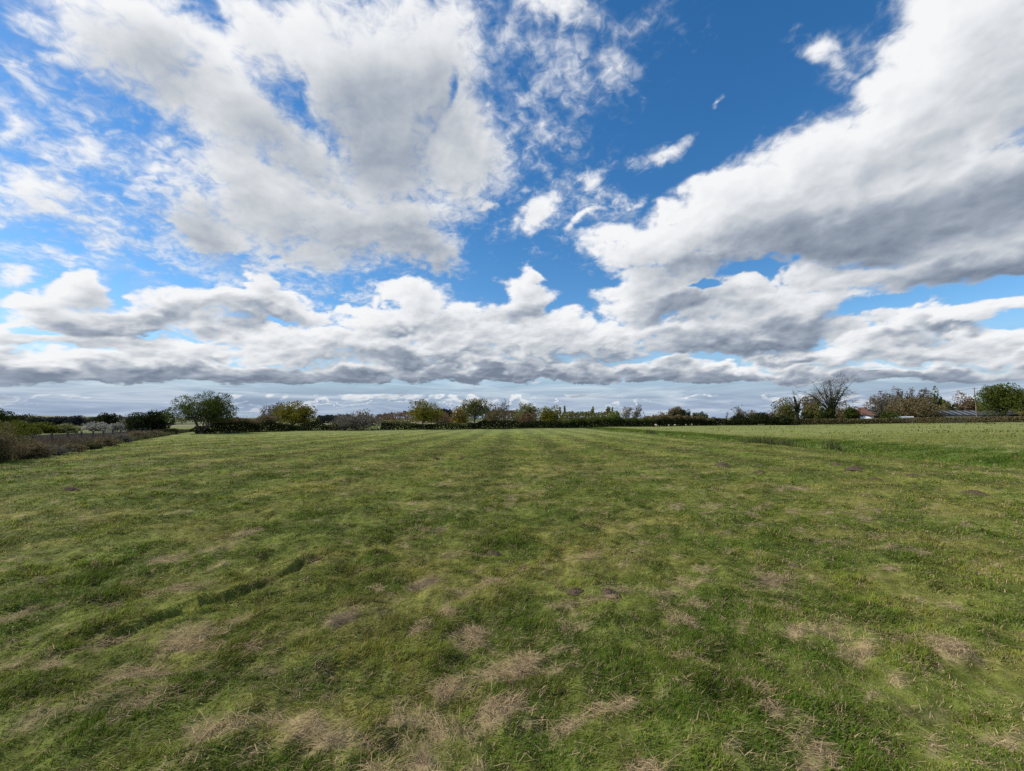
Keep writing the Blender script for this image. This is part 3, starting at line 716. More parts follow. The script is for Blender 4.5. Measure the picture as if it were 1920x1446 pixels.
def hedge(name, label, pts, pal, thick=1.8, lai=3.0, twigs=0, seed=0, back=0.0, bark=None, rough=.30, group=None, pal2=None):
    """pts: (column, top row) along the field boundary"""
    rng = np.random.default_rng(3000 + seed)
    xs = np.linspace(pts[0][0], pts[-1][0], 60); tops = np.interp(xs, [p[0] for p in pts], [p[1] for p in pts])
    Ys = np.array([bd(a) + back for a in xs]); Xs = np.array([px_x(a, b) for a, b in zip(xs, Ys)])
    Zs = terrain(Xs, Ys, False); Hs = np.array([px_dir_z(t, b) for t, b in zip(tops, Ys)]) - Zs
    cx_, cy_ = Xs.mean(), Ys.mean(); cz_ = float(Zs.min())
    seg = np.hypot(np.diff(Xs), np.diff(Ys)); Lc = np.concatenate([[0], np.cumsum(seg)]); L = Lc[-1]
    ls = max(.08, 1.1 * far_px(cy_)); n = min(int(lai * 2 * L * Hs.mean() / (ls * ls * .42)), 14000)
    u = rng.random(n) * L; v = rng.random(n) ** .8; t = np.clip(rng.normal(0, .5, n), -1, 1)
    f = lambda arr, uu: np.interp(uu, Lc, arr)
    h = f(Hs, u); hn = 1 + rough * 1.6 * fbm(np.stack([u * .35 + seed, u * 0, u * 0 + .5], 1), 3)
    cross = np.sqrt(np.clip(1 - (v * .92) ** 4, 0.05, 1)) * thick / 2
    tx, ty = np.gradient(f(Xs, np.linspace(0, L, 60))), np.gradient(f(Ys, np.linspace(0, L, 60))); nn = np.hypot(tx, ty) + 1e-9
    nx, ny = f(-ty / nn, u * 0 + u), f(tx / nn, u)
    P = np.stack([f(Xs, u) + nx * t * cross, f(Ys, u) + ny * t * cross, f(Zs, u) + h * hn * v], 1)
    root = empty(name, (cx_, cy_, cz_)); tag(root, label, 'hedge', group); o3 = np.array([cx_, cy_, cz_])
    V, Q = leaf_quads(rng, P, ls); c = pal_cols(rng, pal, P)
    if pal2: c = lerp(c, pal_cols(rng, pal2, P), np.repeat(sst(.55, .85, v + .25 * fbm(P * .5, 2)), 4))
    VF, QF = V, Q
    m = int(twigs * L) + 30
    u = rng.random(m) * L; t = rng.normal(0, .3, m); b = np.stack([f(Xs, u) + t * .5, f(Ys, u) + t, f(Zs, u)], 1); hh = f(Hs, u) * rng.uniform(.75, 1.18 if twigs else .9, m)
    mid = b + np.stack([rng.normal(0, .18, m), rng.normal(0, .18, m), hh * .6], 1); e = mid + np.stack([rng.normal(0, .3, m), rng.normal(0, .3, m), hh * .4], 1)
    tw = .05 * far_px(cy_) + .004
    V, Q = tubes(np.concatenate([b, mid]), np.concatenate([mid, e]), np.full(2 * m, tw * 1.5), np.full(2 * m, tw * .8), 3)
    ct = np.repeat(np.array([[.13, .10, .07]]) if bark is BARK_BROWN else np.array([[.085, .07, .055]]), len(V), 0)
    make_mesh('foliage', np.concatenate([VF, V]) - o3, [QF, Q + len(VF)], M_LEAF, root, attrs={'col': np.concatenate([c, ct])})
    return root

_seed = [0]
def T_(*a, **k):
    _seed[0] += 1; k.setdefault('seed', _seed[0]); return grow(*a, **k)

# --- hedges along the far side of the field, left to right
HG = 'hedges along the far field edge'
hedge('hedge', 'dark twiggy hedge running right from the big spreading tree', [(398, 786), (430, 781), (470, 784), (515, 783)], 'dark', 2.6, 3.8, 3, 1, group=HG, pal2='brown')
hedge('hedge', 'low black-green hedge under the round yellow-green tree', [(515, 792), (560, 797), (596, 790), (625, 796)], 'dark', 2.0, 3, 1, 2, group=HG)
hedge('hedge', 'pale green hedge with dark base left of the leaning oak', [(714, 790), (735, 788), (770, 790)], 'dark', 2.0, 3, 1, 3, group=HG, pal2='pale', rough=.08)  # pale upper leaves over dark ones: the sunlit top is painted into leaf colour
hedge('hedge', 'dark hedge between the two oaks in the middle', [(770, 795), (800, 796), (822, 790), (876, 794)], 'dark', 2.0, 3, 1, 4, group=HG, pal2='olive')
hedge('hedge', 'dark hedge right of the tall middle oak, below the bare tree', [(876, 793), (905, 789), (945, 788), (985, 790), (1052, 791)], 'dark', 2.2, 3, 1, 5, group=HG)
hedge('hedge', 'dark overgrown hedge in front of the bare pale twin-crowned tree', [(1052, 790), (1090, 783), (1120, 785), (1150, 782), (1190, 784), (1225, 787)], 'dark', 2.6, 3, 2, 6, group=HG, pal2='green')
hedge('hedge', 'brown and black hedge behind the sheep', [(1225, 782), (1250, 778), (1290, 782), (1340, 783)], 'dark', 2.6, 3, 3, 7, group=HG, pal2='brown')
hedge('hedge', 'low dark hedge behind the water trough', [(1340, 784), (1380, 786), (1430, 786), (1482, 787)], 'dark', 2.6, 3, 2, 8, group=HG)
hedge('hedge', 'trimmed brown hedge in front of the ivy trees and house', [(1470, 785), (1530, 785.5), (1600, 785.5), (1690, 784)], 'trim', 1.4, 3.2, 2, 9, bark=BARK_BROWN, rough=.05, group=HG)
hedge('hedge', 'trimmed brown hedge in front of the long barn, right side', [(1690, 784), (1760, 782.5), (1850, 782), (1900, 781), (2060, 779)], 'trim', 1.4, 3.2, 2, 10, bark=BARK_BROWN, rough=.05, group=HG, pal2='brown')

# --- trees and bushes in that boundary
T_('spreading_tree', 'wide umbrella-crowned dark tree on several leaning trunks, left of the field', 'tree', 326, 432, 736, 57, 'umbrella', 'green', lai=1.75, hf=.05, n1=10, n2_=10, n3=7, trunk=378, leafs=.14, cz=.58, nl=9, upw=.15, r0=.15)
T_('bush', 'dark undergrowth round the foot of the wide umbrella tree', 'bush', 366, 404, 799, 58, 'dome', 'dark', lai=3)
T_('grey_tree', 'thin grey-leaved domed tree just behind the yellow-green one', 'tree', 488, 537, 756, 88, 'round', 'grey', lai=1.1, hf=.3, n3=7, trunk=508, bark=BARK)
T_('oak_tree', 'broad round yellow-green tree above the dark hedge', 'tree', 519, 588, 754, 79, 'round', 'oak', lai=2.0, hf=.22, n1=10, n2_=8, trunk=549, nl=14)
T_('willow_bush', 'low wide grey-brown dome bush with yellow left end', 'bush', 622, 716, 779, 80, 'dome', 'grey', lai=1.9, n1=14, n2_=8, n3=6, bark=BARK, nl=14)
T_('bush', 'small yellow-green bush at the left end of the grey dome bush', 'bush', 618, 650, 789, 79, 'dome', 'gorse', lai=2)
T_('bare_tree', 'dull leafless round tree rising behind the grey dome bush', 'tree', 658, 704, 766, 120, 'round', 'brown', lai=.5, hf=.3, n3=12)
T_('oak_tree', 'lopsided yellow-brown oak leaning right, left of the tall middle oak', 'tree', 766, 830, 752, 84, 'round', 'oak', lai=1.6, hf=.36, n1=9, n2_=8, trunk=793, nl=13)
T_('orange_tree', 'small orange-green tree touching the left of the tall middle oak', 'tree', 845, 885, 763, 104, 'round', 'orange', lai=2.0, hf=.2)
T_('oak_tree', 'tallest olive oak in the middle with straight thin trunk', 'tree', 866, 919, 748, 90, 'round', 'olive', lai=1.6, hf=.42, n1=9, n2_=8, trunk=890, nl=13)
T_('bare_tree', 'narrow leafless tree with upright twigs right of the tall middle oak', 'tree', 928, 966, 746, 108, 'fan', 'brown', lai=0, hf=.35, n1=6, n2_=6, n3=9, trunk=944)
T_('bare_tree', 'faint brown leafless bush between tall oak and narrow bare tree', 'bush', 908, 942, 758, 118, 'round', 'brown', lai=.5, hf=.15, n3=8)
T_('pale_tree', 'pale olive rounded tree behind the brown shrub', 'tree', 966, 1010, 756, 125, 'round', 'pale', lai=1.8, hf=.25)
T_('shrub', 'reddish brown shrub in front of the pale olive rounded tree', 'shrub', 972, 1012, 772, 112, 'dome', 'red', lai=1.8, bark=BARK_BROWN)
T_('olive_tree', 'yellow-green round tree with one dark spire beside it', 'tree', 1009, 1054, 762, 112, 'round', 'oak', lai=2.2, hf=.15)
T_('bare_tree', 'large pale leafless tree with two rounded crowns', 'tree', 1160, 1192, 754, 140, 'fan', 'grey', upw=.15, lai=0, hf=.28, n1=9, n2_=8, n3=12, bark=BARK_PALE, trunk=1179)
T_('bare_tree', 'pale brown leafless tree joined to the right of the larger pale one', 'tree', 1186, 1208, 759, 142, 'fan', 'grey', lai=.45, hf=.3, n1=7, n2_=7, n3=10, bark=BARK_PALE, trunk=1192)
T_('shrub', 'yellow-green shrub left of the pale leafless tree', 'shrub', 1136, 1166, 771, 138, 'dome', 'pale', lai=2.0)
T_('shrub', 'brown leafless scrub left of the flat-topped pine', 'shrub', 1224, 1256, 774, 165, 'dome', 'brown', lai=1.0, n3=7, bark=BARK_BROWN)
T_('pine_tree', 'dark flat-topped pine-like tree on a clear trunk', 'tree', 1252, 1283, 763, 170, 'umbrella', 'brown', lai=2.0, hf=.4, cz=.74)
T_('dark_tree', 'blackish bushy tree just right of the flat-topped pine', 'tree', 1276, 1299, 768, 165, 'round', 'dark', lai=2.2, hf=.15)
T_('dark_tree', 'small dark round tree, left of two, right of the pine', 'tree', 1298, 1312, 774, 175, 'round', 'green', lai=2.6, hf=.1)
T_('dark_tree', 'small dark round tree, right of two, right of the pine', 'tree', 1311, 1330, 773, 175, 'round', 'green', lai=2.6, hf=.1)
T_('bare_tree', 'small pale leafless tree alone above the low dark hedge', 'tree', 1375, 1401, 759, 165, 'fan', 'grey', lai=.25, hf=.3, n1=8, n2_=7, n3=10, bark=BARK_PALE)
T_('bare_tree', 'tiny dead snag with two forked branches above the low hedge', 'tree', 1356, 1368, 764, 170, 'fan', 'grey', lai=0, hf=.45, n1=3, n2_=3, n3=3)
T_('bush', 'dark bush in the low hedge under the small pale tree', 'bush', 1372, 1402, 777, 152, 'dome', 'dark', lai=2.6)
T_('shrub', 'brown twiggy shrub right of the small pale leafless tree', 'shrub', 1400, 1424, 770, 165, 'dome', 'brown', lai=1.3, n3=7, bark=BARK_BROWN)
T_('bush', 'big black-green bush behind the water trough', 'bush', 1412, 1444, 774, 151, 'dome', 'dark', lai=3)
T_('bush', 'squat dark bush at the foot of the ivy-choked dead tree', 'bush', 1446, 1484, 780, 149, 'dome', 'dark', lai=3)
T_('shrub', 'faint pinkish brown scrub left of the olive brown tree', 'shrub', 1438, 1462, 768, 175, 'dome', 'red', lai=1.0, n3=7, bark=BARK_BROWN)
T_('olive_tree', 'bushy olive brown tree left of the ivy-choked dead tree', 'tree', 1453, 1494, 746, 160, 'round', 'olive', lai=1.6, hf=.12, n3=7, bark=BARK_BROWN)
T_('ivy_tree', 'dead tree choked with dark ivy and bare forked top', 'tree', 1484, 1512, 729, 150, 'fan', 'ivy', lai=0, hf=.45, n1=7, n2_=5, n3=6, trunk=1496, ivy=.72, r0=.36)
T_('shrub', 'tall olive green shrub between the two ivy-clad trees', 'shrub', 1502, 1548, 757, 158, 'dome', 'olive', lai=2.2, bark=BARK_BROWN)
T_('brown_tree', 'rusty brown tree peeping over the tall olive shrub', 'tree', 1508, 1538, 739, 175, 'round', 'brown', lai=1.6, hf=.3, bark=BARK_BROWN)
T_('ivy_tree', 'tallest leafless tree with wide forked crown and ivy-clad limbs', 'tree', 1506, 1630, 691, 156, 'fan', 'ivy', lai=0, hf=.20, n1=14, n2_=8, n3=12, twig=.022, trunk=1562, ivy=.58, r0=.50, bark=BARK, cz=.66, nl=24, lean=0, upw=.16, seed=903)
T_('bush', 'dark evergreen bush at the foot of the tallest leafless tree', 'bush', 1536, 1566, 766, 152, 'dome', 'ivy', lai=3)
T_('shrub', 'brown and dark green scrub right of the tallest leafless tree', 'shrub', 1566, 1612, 756, 172, 'dome', 'brown', lai=1.5, n3=7, bark=BARK_BROWN)
T_('bush', 'dark green garden bush touching the left wall of the house', 'bush', 1586, 1612, 766, 160, 'dome', 'green', lai=2.8)
# --- behind and around the farm, right side
T_('brown_tree', 'broad grey-brown tree right of the red roof', 'tree', 1633, 1700, 739, 175, 'dome', 'grey', lai=1.7, n1=14, n2_=8, n3=7, bark=BARK, nl=14)
T_('bush', 'dark garden bush at the right end of the red-roofed house', 'bush', 1652, 1684, 772, 152, 'dome', 'green', lai=2.6)
T_('willow_tree', 'wide golden brown willow in front of the four tall trees', 'tree', 1684, 1764, 744, 160, 'dome', 'brown', lai=1.7, n1=15, n2_=8, n3=7, bark=BARK_BROWN, nl=14)
for i, (a, b, tp, lb) in enumerate(((1676, 1702, 727, 'leftmost of four tall slim trees, with a spreading top'), (1702, 1718, 727, 'second tall slim tree from the left of four'), (1724, 1742, 729, 'third tall slim tree from the left of four'), (1746, 1766, 728, 'rightmost of four tall slim trees, with darkest foliage'))):
    T_('slim_tree', lb, 'tree', a, b, tp, 200, 'column', 'grey' if i < 3 else 'green', lai=1.3, hf=.45, n1=7, n2_=5, n3=5, group='tall slim trees behind the willow')
T_('conifer_tree', 'dark pointed conifer right of the golden brown willow', 'tree', 1760, 1778, 747, 205, 'column', 'dark', lai=2.4, hf=.15)
T_('shrub', 'olive shrub behind the left end of the barn roof', 'shrub', 1762, 1796, 752, 185, 'dome', 'olive', lai=1.9, bark=BARK_BROWN)
T_('red_tree', 'reddish brown tree left of the utility pole', 'tree', 1794, 1834, 739, 185, 'dome', 'red', lai=1.6, n3=7, bark=BARK_BROWN)
T_('shrub', 'olive brown shrub just right of the utility pole', 'shrub', 1832, 1862, 752, 180, 'dome', 'olive', lai=1.5, bark=BARK_BROWN)
T_('oak_tree', 'big dense green tree beside the barn at the right edge', 'tree', 1846, 1930, 720, 122, 'round', 'green', lai=2.2, hf=.27, n1=11, n2_=9, trunk=1884, nl=14)
T_('olive_tree', 'olive tree cut by the right edge behind the big green tree', 'tree', 1905, 1990, 738, 150, 'round', 'olive', lai=2.0, hf=.15)
# --- far left, beyond the railway
T_('dark_tree', 'dark tree cut by the left edge above the gorse', 'tree', -40, 19, 767, 90, 'round', 'ivy', lai=2.2, hf=.2)
T_('flat_tree', 'flat-topped see-through tree near the left edge', 'tree', 18, 66, 776, 190, 'umbrella', 'dark', lai=.8, hf=.35, n3=7, cz=.72)
for i, (a, b, tp, lb) in enumerate(((60, 82, 781, 'first small dark round tree right of the flat-topped one'), (86, 102, 783, 'smallest dark round tree in the far left row'), (100, 127, 781, 'broken-topped dark tree in the far left row'), (126, 159, 780, 'broad dark domed tree at the right end of the far left row'), (182, 221, 775, 'dark tree with raised right crown behind the white blossom'))):
    T_('dark_tree', lb, 'tree', a, b, tp, 210, 'round', 'blue' if i < 4 else 'dark', lai=2.6, hf=.1, group='dark trees on the far left skyline')
T_('bare_tree', 'faint bare tree in the gap left of the white blossom', 'tree', 157, 178, 783, 215, 'fan', 'grey', lai=.2, hf=.35, n3=9)
T_('flat_tree', 'small domed see-through tree left of the dark tree with raised crown', 'tree', 170, 192, 780, 212, 'umbrella', 'dark', lai=.9, hf=.3)
T_('bare_tree', 'wispy leafless tree left of the black thorn bush', 'tree', 228, 262, 776, 90, 'dome', 'grey', lai=.25, n1=10, n2_=7, n3=7)
T_('thorn_bush', 'dense black thorn bush with twigs sticking out of its top', 'bush', 246, 318, 772, 66, 'dome', 'dark', lai=2.8, n1=16, n2_=8, n3=8, nl=14)
T_('blossom_bush', 'white blossoming blackthorn beyond the railway', 'bush', 160, 205, 792, 105, 'dome', 'blossom', lai=1.6)
T_('blossom_bush', 'white blossoming blackthorn touching the black thorn bush', 'bush', 200, 238, 794, 100, 'dome', 'blossom', lai=1.3)
T_('gorse_bush', 'yellow-green bush at the left end of the gorse row', 'bush', -20, 62, 788, 62, 'dome', 'gorse', lai=2.6, n1=12, nl=14, group='yellow-green bushes beyond the railway')
T_('gorse_bush', 'yellow-green bush in the middle of the gorse row', 'bush', 50, 104, 793, 84, 'dome', 'gorse', lai=2.6, n1=12, nl=14, group='yellow-green bushes beyond the railway')
T_('gorse_bush', 'paler yellow-green bush at the right end of the gorse row', 'bush', 96, 142, 795, 88, 'dome', 'pale', lai=2.6, n1=12, nl=14, group='yellow-green bushes beyond the railway')
for i, (a, b, tp, Y, p, lb) in enumerate(((-70, 44, 795, 17.0, 'brown', 'big brown twiggy bramble cut by the left edge'), (-8, 52, 794, 24, 'gorse', 'green leafy bush behind the big bramble at the left edge'), (34, 92, 824, 18.6, 'brown', 'brown bramble second from the left edge'),
        (78, 130, 834, 20.6, 'grey', 'low grey-brown weedy bramble in the left boundary'), (120, 165, 830, 22.5, 'brown', 'rusty bramble above the low grey-brown one'), (160, 192, 834, 24.6, 'dark', 'small black round bramble at the field edge'),
        (182, 224, 819, 28, 'brown', 'brown bramble right of the small black one'), (212, 250, 814, 33, 'grey', 'grey bramble in the middle of the left boundary'), (240, 278, 808, 39, 'brown', 'brown bramble below the black thorn bush, left of two'),
        (268, 304, 808, 46, 'brown', 'brown bramble below the black thorn bush, right of two'), (298, 332, 804, 54, 'dark', 'dark bramble at the far end of the left boundary'))):
    X = px_x((a + b) / 2, Y); 
    T_('bramble_bush', lb, 'bush', a, b, tp, Y, 'dome', p, lai=1.1 if p != 'dark' else 2.6, n1=13, n2_=8, n3=7, bark=BARK_BROWN if p == 'brown' else BARK, leafs=.05 if Y < 26 else None, group='brambles along the left field edge', twig=.006, nl=12)

# --- woods far beyond the hedges: masses nobody could count
def far_wood(label, x0, x1, prof, Y, pal, seed, spires=0, sp_h=0):
    rng = np.random.default_rng(5000 + seed)
    n = 3200; px = rng.uniform(x0, x1, n); top = np.interp(px, np.linspace(x0, x1, len(prof)), prof)
    top = top + 1.6 * fbm(np.stack([px * .16, px * 0 + seed, px * 0], 1), 3)
    dY = rng.uniform(-.04, .04, n) * Y; X = px_x(px, Y + dY); zt = CAMH + (Y + dY) * np.tan(PITCH - np.arctan((top - CY) / F)); zb = terrain(X, Y + dY, False) - .5
    e_ = sst(0, .10, (px - x0) / (x1 - x0)) * sst(0, .10, (x1 - px) / (x1 - x0)); zt = zb + (zt - zb) * (.25 + .75 * e_) * (1 + .22 * fbm(np.stack([px * .09, px * 0 + seed * 3, dY * .05], 1), 3))
    z = zb + (zt - zb) * rng.random(n) ** .55
    P = np.stack([X, Y + dY, z], 1)
    if spires:
        for k in range(spires):
            sx = rng.uniform(x0 + 2, x1 - 2); m = 70; t = rng.random(m)
            hh = sp_h * rng.uniform(.5, 1.2); x_ = px_x(sx, Y) + rng.normal(0, 1, m) * (1 - t) * Y * .0022
            z0 = px_dir_z(np.interp(sx, np.linspace(x0, x1, len(prof)), prof), Y)
            P = np.concatenate([P, np.stack([x_, np.full(m, Y) + rng.normal(0, 1, m), z0 - 2 + t * (hh / F * Y + 2)], 1)])
    V, Q = leaf_quads(rng, P, 1.5 * far_px(Y) + .1); o = make_mesh('far_wood', V, [Q], M_LEAF, attrs={'col': pal_cols(rng, pal, P * .1)})
    tag(o, label, 'wood', kind='stuff')
far_wood('distant dark wood behind the grey dome bush', 590, 665, [781, 779, 780, 779, 777], 420, 'blue', 1)
far_wood('distant reddish brown wood behind the pale green hedge', 695, 850, [780, 776, 772, 772, 774, 771], 400, 'red', 2)
far_wood('distant pine wood left of the tall middle oak', 815, 850, [772, 769, 770, 771], 480, 'blue', 3, 9, 4)
far_wood('distant brown wood behind the narrow bare tree', 905, 985, [773, 770, 769, 770, 772], 380, 'brown', 4)
far_wood('distant olive and brown wood with thin spires', 1046, 1168, [773, 772, 774, 773, 774, 772, 776], 330, 'olive', 5, 9, 11)
far_wood('distant scrub line above the hedge behind the sheep', 1200, 1300, [783, 780, 779, 780, 779], 360, 'brown', 6)
far_wood('dark distant tree line at the far left', -60, 330, [784, 784, 785, 783, 784, 782, 786, 790], 330, 'blue', 7)
far_wood('distant wood behind the farm trees', 1590, 2050, [772, 768, 768, 766, 766, 764, 764], 300, 'brown', 8)
far_wood('distant tree line behind the hedge left of the round tree', 400, 520, [792, 788, 787, 786], 300, 'brown', 9)

# ------------------------------------------------------------------ farm, pole, railway, fence, animals
def flat(name, c, rough=.7, c2=None, sc=3.0, metal=0.0):
    T = NT(name)
    nz = T.noise(T.n('NewGeometry').outputs['Position'], sc, 5.0, .6)
    c2 = c2 or tuple(v * .72 for v in c)
    b = T.n('BsdfPrincipled', {'Base Color': T.ramp(nz, [(.35, c2), (.65, c)]), 'Roughness': rough, 'Metallic': metal})
    if rough > .8: b.inputs['Specular IOR Level'].default_value = .05
    return T.done(b)
M_TILE = flat('roof_tile', (.25, .135, .10), .85); M_WHITE = flat('white_paint', (.78, .77, .74), .6, (.66, .65, .62)); M_BRICK = flat('brick', (.36, .16, .10), .9)
M_SHEET = flat('roof_sheet', (.055, .058, .062), .85, (.035, .037, .039)); M_CLEAR = flat('rooflight', (.24, .26, .26), .6); M_GLASS = flat('window_glass', (.03, .035, .04), .1)
M_POLE = flat('pole_wood', (.23, .17, .13), .9); M_STEEL = flat('steel', (.32, .31, .30), .35, metal=.8); M_DARK = flat('dark_metal', (.05, .05, .05), .6); M_YEL = flat('yellow_plate', (.62, .45, .05), .6)
M_BALL = flat('ballast', (.055, .046, .042), .95, sc=9); M_WOOL = flat('wool', (.38, .345, .27), .95, sc=14); M_POST = flat('fence_wood', (.13, .11, .09), .9)
M_SOIL = flat('mole_soil', (.115, .086, .056), .98, (.052, .039, .026), 40)

class MB:
    def __init__(s): s.V, s.F, s.n = [], [], 0
    def poly(s, V, F_):
        s.V.append(np.asarray(V, float)); s.F += [[i + s.n for i in f] for f in F_]; s.n += len(V)
    def box(s, x0, x1, y0, y1, z0, z1):
        s.poly([(x0, y0, z0), (x1, y0, z0), (x1, y1, z0), (x0, y1, z0), (x0, y0, z1), (x1, y0, z1), (x1, y1, z1), (x0, y1, z1)],
               [(3, 2, 1, 0), (4, 5, 6, 7), (0, 1, 5, 4), (1, 2, 6, 5), (2, 3, 7, 6), (3, 0, 4, 7)])
    def tube(s, P, r0, r1=None, k=8):
        P = np.asarray(P, float); r = np.linspace(r0, r1 if r1 is not None else r0, len(P))
        V, Q = tubes(P[:-1], P[1:], r[:-1], r[1:], k); s.poly(V, Q.tolist())
        m = (len(P) - 2) * 2 * k + k + s.n - len(V); s.F.append([m + i for i in range(k)])
    def build(s, name, mat, parent=None):
        me = bpy.data.meshes.new(name); me.from_pydata(np.concatenate(s.V).tolist(), [], s.F); me.materials.append(mat)
        o = bpy.data.objects.new(name, me); COL.objects.link(o)
        if parent: o.parent = parent
        return o

def build_house():
    Y = 172; X = px_x(1622, Y); g = tz(X, Y); r = empty('house', (X, Y, g)); k = Y / F
    tag(r, 'white house with steep red tiled hip roof behind the hedge', 'house')
    zr, ze = px_dir_z(763.5, Y) - g, px_dir_z(779, Y) - g; w_ = 18.5 * k
    m = MB(); m.box(-w_ + .4, w_ - .4, -.2, 7, 0, ze); m.build('wall', M_WHITE, r)
    m = MB(); m.poly([(-w_, -.7, ze), (w_, -.7, ze), (w_, 7.5, ze), (-w_, 7.5, ze), (1.0, 3.2, zr), (2.4, 3.2, zr)], [(0, 1, 5, 4), (1, 2, 5), (2, 3, 4, 5), (3, 0, 4), (3, 2, 1, 0)]); rf = m.build('roof', M_TILE, r)
    for cx_ in (2.7, 4.0):
        m = MB(); m.box(cx_ - .3, cx_ + .3, 2.6, 3.3, ze + .6, zr + (.1 if cx_ < 3 else -.9)); m.box(cx_ - .38, cx_ + .38, 2.52, 3.38, zr - (.1 if cx_ < 3 else 1.1), zr + (.02 if cx_ < 3 else -.98)); m.tube([(cx_, 2.95, zr - .2), (cx_, 2.95, zr + (.5 if cx_ < 3 else -.5))], .13); m.build('chimney', M_BRICK, r)
    for cx_ in (-2.2, .2):
        m = MB(); m.box(cx_ - .65, cx_ + .65, -.25, -.203, ze - 1.5, ze - .35); f = m.build('window', M_GLASS, r)
        m = MB(); [m.box(cx_ + a, cx_ + b, -.275, -.252, ze - 1.55 + c, ze - 1.55 + d) for a, b, c, d in ((-.72, -.62, 0, 1.25), (.62, .72, 0, 1.25), (-.6, .6, 0, .08), (-.6, .6, 1.17, 1.25), (-.04, .04, .1, 1.15))]; m.build('window_frame', M_WHITE, f)
    e0, e1 = px_dir_z(776, Y) - g, px_dir_z(784, Y) - g; xa, xb = px_x(1624.5, Y) - X, px_x(1649, Y) - X
    m = MB(); m.poly([(xa, -1.2, e1), (xb, -1.2, e1 - .4), (xb, 4, e1 - .4), (xa, 4, e1), (xa, 1.2, e0), (xb - 1.8, 1.2, e1 + .4)], [(0, 1, 5, 4), (1, 2, 5), (2, 3, 4, 5), (3, 0, 4), (3, 2, 1, 0)]); m.build('lower_roof', M_BRICK, r)
    m = MB(); m.box(xa + .2, xb - .2, -.8, 3.6, 0, e1 - .42); m.build('extension_wall', M_BRICK, r)
    xa, xb = px_x(1597, Y) - X, px_x(1624, Y) - X; c0, c1 = px_dir_z(780, Y) - g, px_dir_z(785, Y) - g
    m = MB(); m.poly([(xa, -3.4, c1), (xb, -3.4, c1), (xb, -.9, c0 - .1), (xa + 1.6, -.9, c0 - .1)], [(0, 1, 2, 3)]); m.box(xa, xb, -3.4, -3.3, c1 - .25, c1 - .01); m.build('conservatory_roof', M_WHITE, r)
    m = MB(); m.box(xa + .1, xb - .1, -3.25, -.9, 0, c1 - .26); m.build('conservatory_wall', M_GLASS, r)
build_house()

def build_barn(name, label, x0, x1, xr0, rt, et, wt, Y, n_lights, wall=M_WHITE):
    X = px_x((x0 + x1) / 2, Y); g = tz(X, Y); r = empty(name, (X, Y, g)); tag(r, label, 'barn')
    xa, xb = px_x(x0, Y) - X, px_x(x1, Y) - X; xc = px_x(xr0, Y) - X; zr, ze = px_dir_z(rt, Y) - g, px_dir_z(et, Y) - g
    m = MB(); m.box(xa + .4, xb - .4, .3, 13, 0, ze - .12); m.build('wall', wall, r)
    D = 8.0
    m = MB(); m.poly([(xa, 0, ze), (xb, 0, ze), (xb, D, zr), (xc, D, zr), (xb, 16, ze), (xa, 16, ze), (xa, 0, ze - .1), (xb, 0, ze - .1), (xb, 16, ze - .1), (xa, 16, ze - .1)],
                     [(0, 1, 2, 3), (3, 2, 4, 5), (0, 3, 5), (1, 4, 2), (9, 8, 7, 6), (6, 7, 1, 0), (7, 8, 4, 1), (8, 9, 5, 4), (9, 6, 0, 5)]); rf = m.build('roof', M_SHEET, r)
    for i in range(n_lights):
        t = (i + .6) / n_lights; xm = xc * (1 - t) + xb * t - .6; s = (zr - ze) / D
        m = MB(); a, b = 1.2, 7.0; w_ = .38
        m.poly([(xm - w_ - (D - a) * .30, a, ze + a * s + .03), (xm + w_ - (D - a) * .30, a, ze + a * s + .03), (xm + w_ - (D - b) * .30, b, ze + b * s + .03), (xm - w_ - (D - b) * .30, b, ze + b * s + .03)], [(0, 1, 2, 3)])
        m.build('rooflight', M_CLEAR, rf)
    m = MB(); m.box(xa, xb, -.12, -.002, ze - .22, ze - .05); m.build('gutter', M_DARK, r)
build_barn('barn', 'long low barn with dark roof and pale rooflight strips', 1754, 1870, 1788, 768, 779.3, 783, 158, 6)
build_barn('barn', 'second dark-roofed barn half hidden behind the big green tree', 1894, 2010, 1905, 768, 777, 783, 150, 2, M_SHEET)

def build_shed():
    Y = 150; X = px_x(1697, Y); g = tz(X, Y); r = empty('white_trailer', (X, Y, g)); tag(r, 'long low white trailer roof showing over the brown hedge', 'trailer')
    xa, xb = px_x(1680, Y) - X, px_x(1715, Y) - X; z1 = px_dir_z(781, Y) - g
    m = MB(); m.poly([(xa, 0, .5), (xb, 0, .5), (xb, 2.2, .5), (xa, 2.2, .5), (xa, 0, z1 - .25), (xb, 0, z1 - .25), (xb, 2.2, z1 - .25), (xa, 2.2, z1 - .25), (xa + .15, .25, z1), (xb - .15, .25, z1), (xb - .15, 1.95, z1), (xa + .15, 1.95, z1)],
                     [(3, 2, 1, 0), (0, 1, 5, 4), (1, 2, 6, 5), (2, 3, 7, 6), (3, 0, 4, 7), (4, 5, 9, 8), (5, 6, 10, 9), (6, 7, 11, 10), (7, 4, 8, 11), (8, 9, 10, 11)]); m.build('body', M_WHITE, r)
    for q in (.8, 2.6, 4.4):
        m = MB(); m.box(xa + q, xa + q + .9, -.02, -.002, z1 - 1.2, z1 - .6); m.build('window', M_GLASS, r)
    for sx in (-.5, .5):
        m = MB(); m.tube([(sx, .0, .34), (sx, .18, .34)], .34, k=14); m.build('wheel', M_DARK, r)
build_shed()

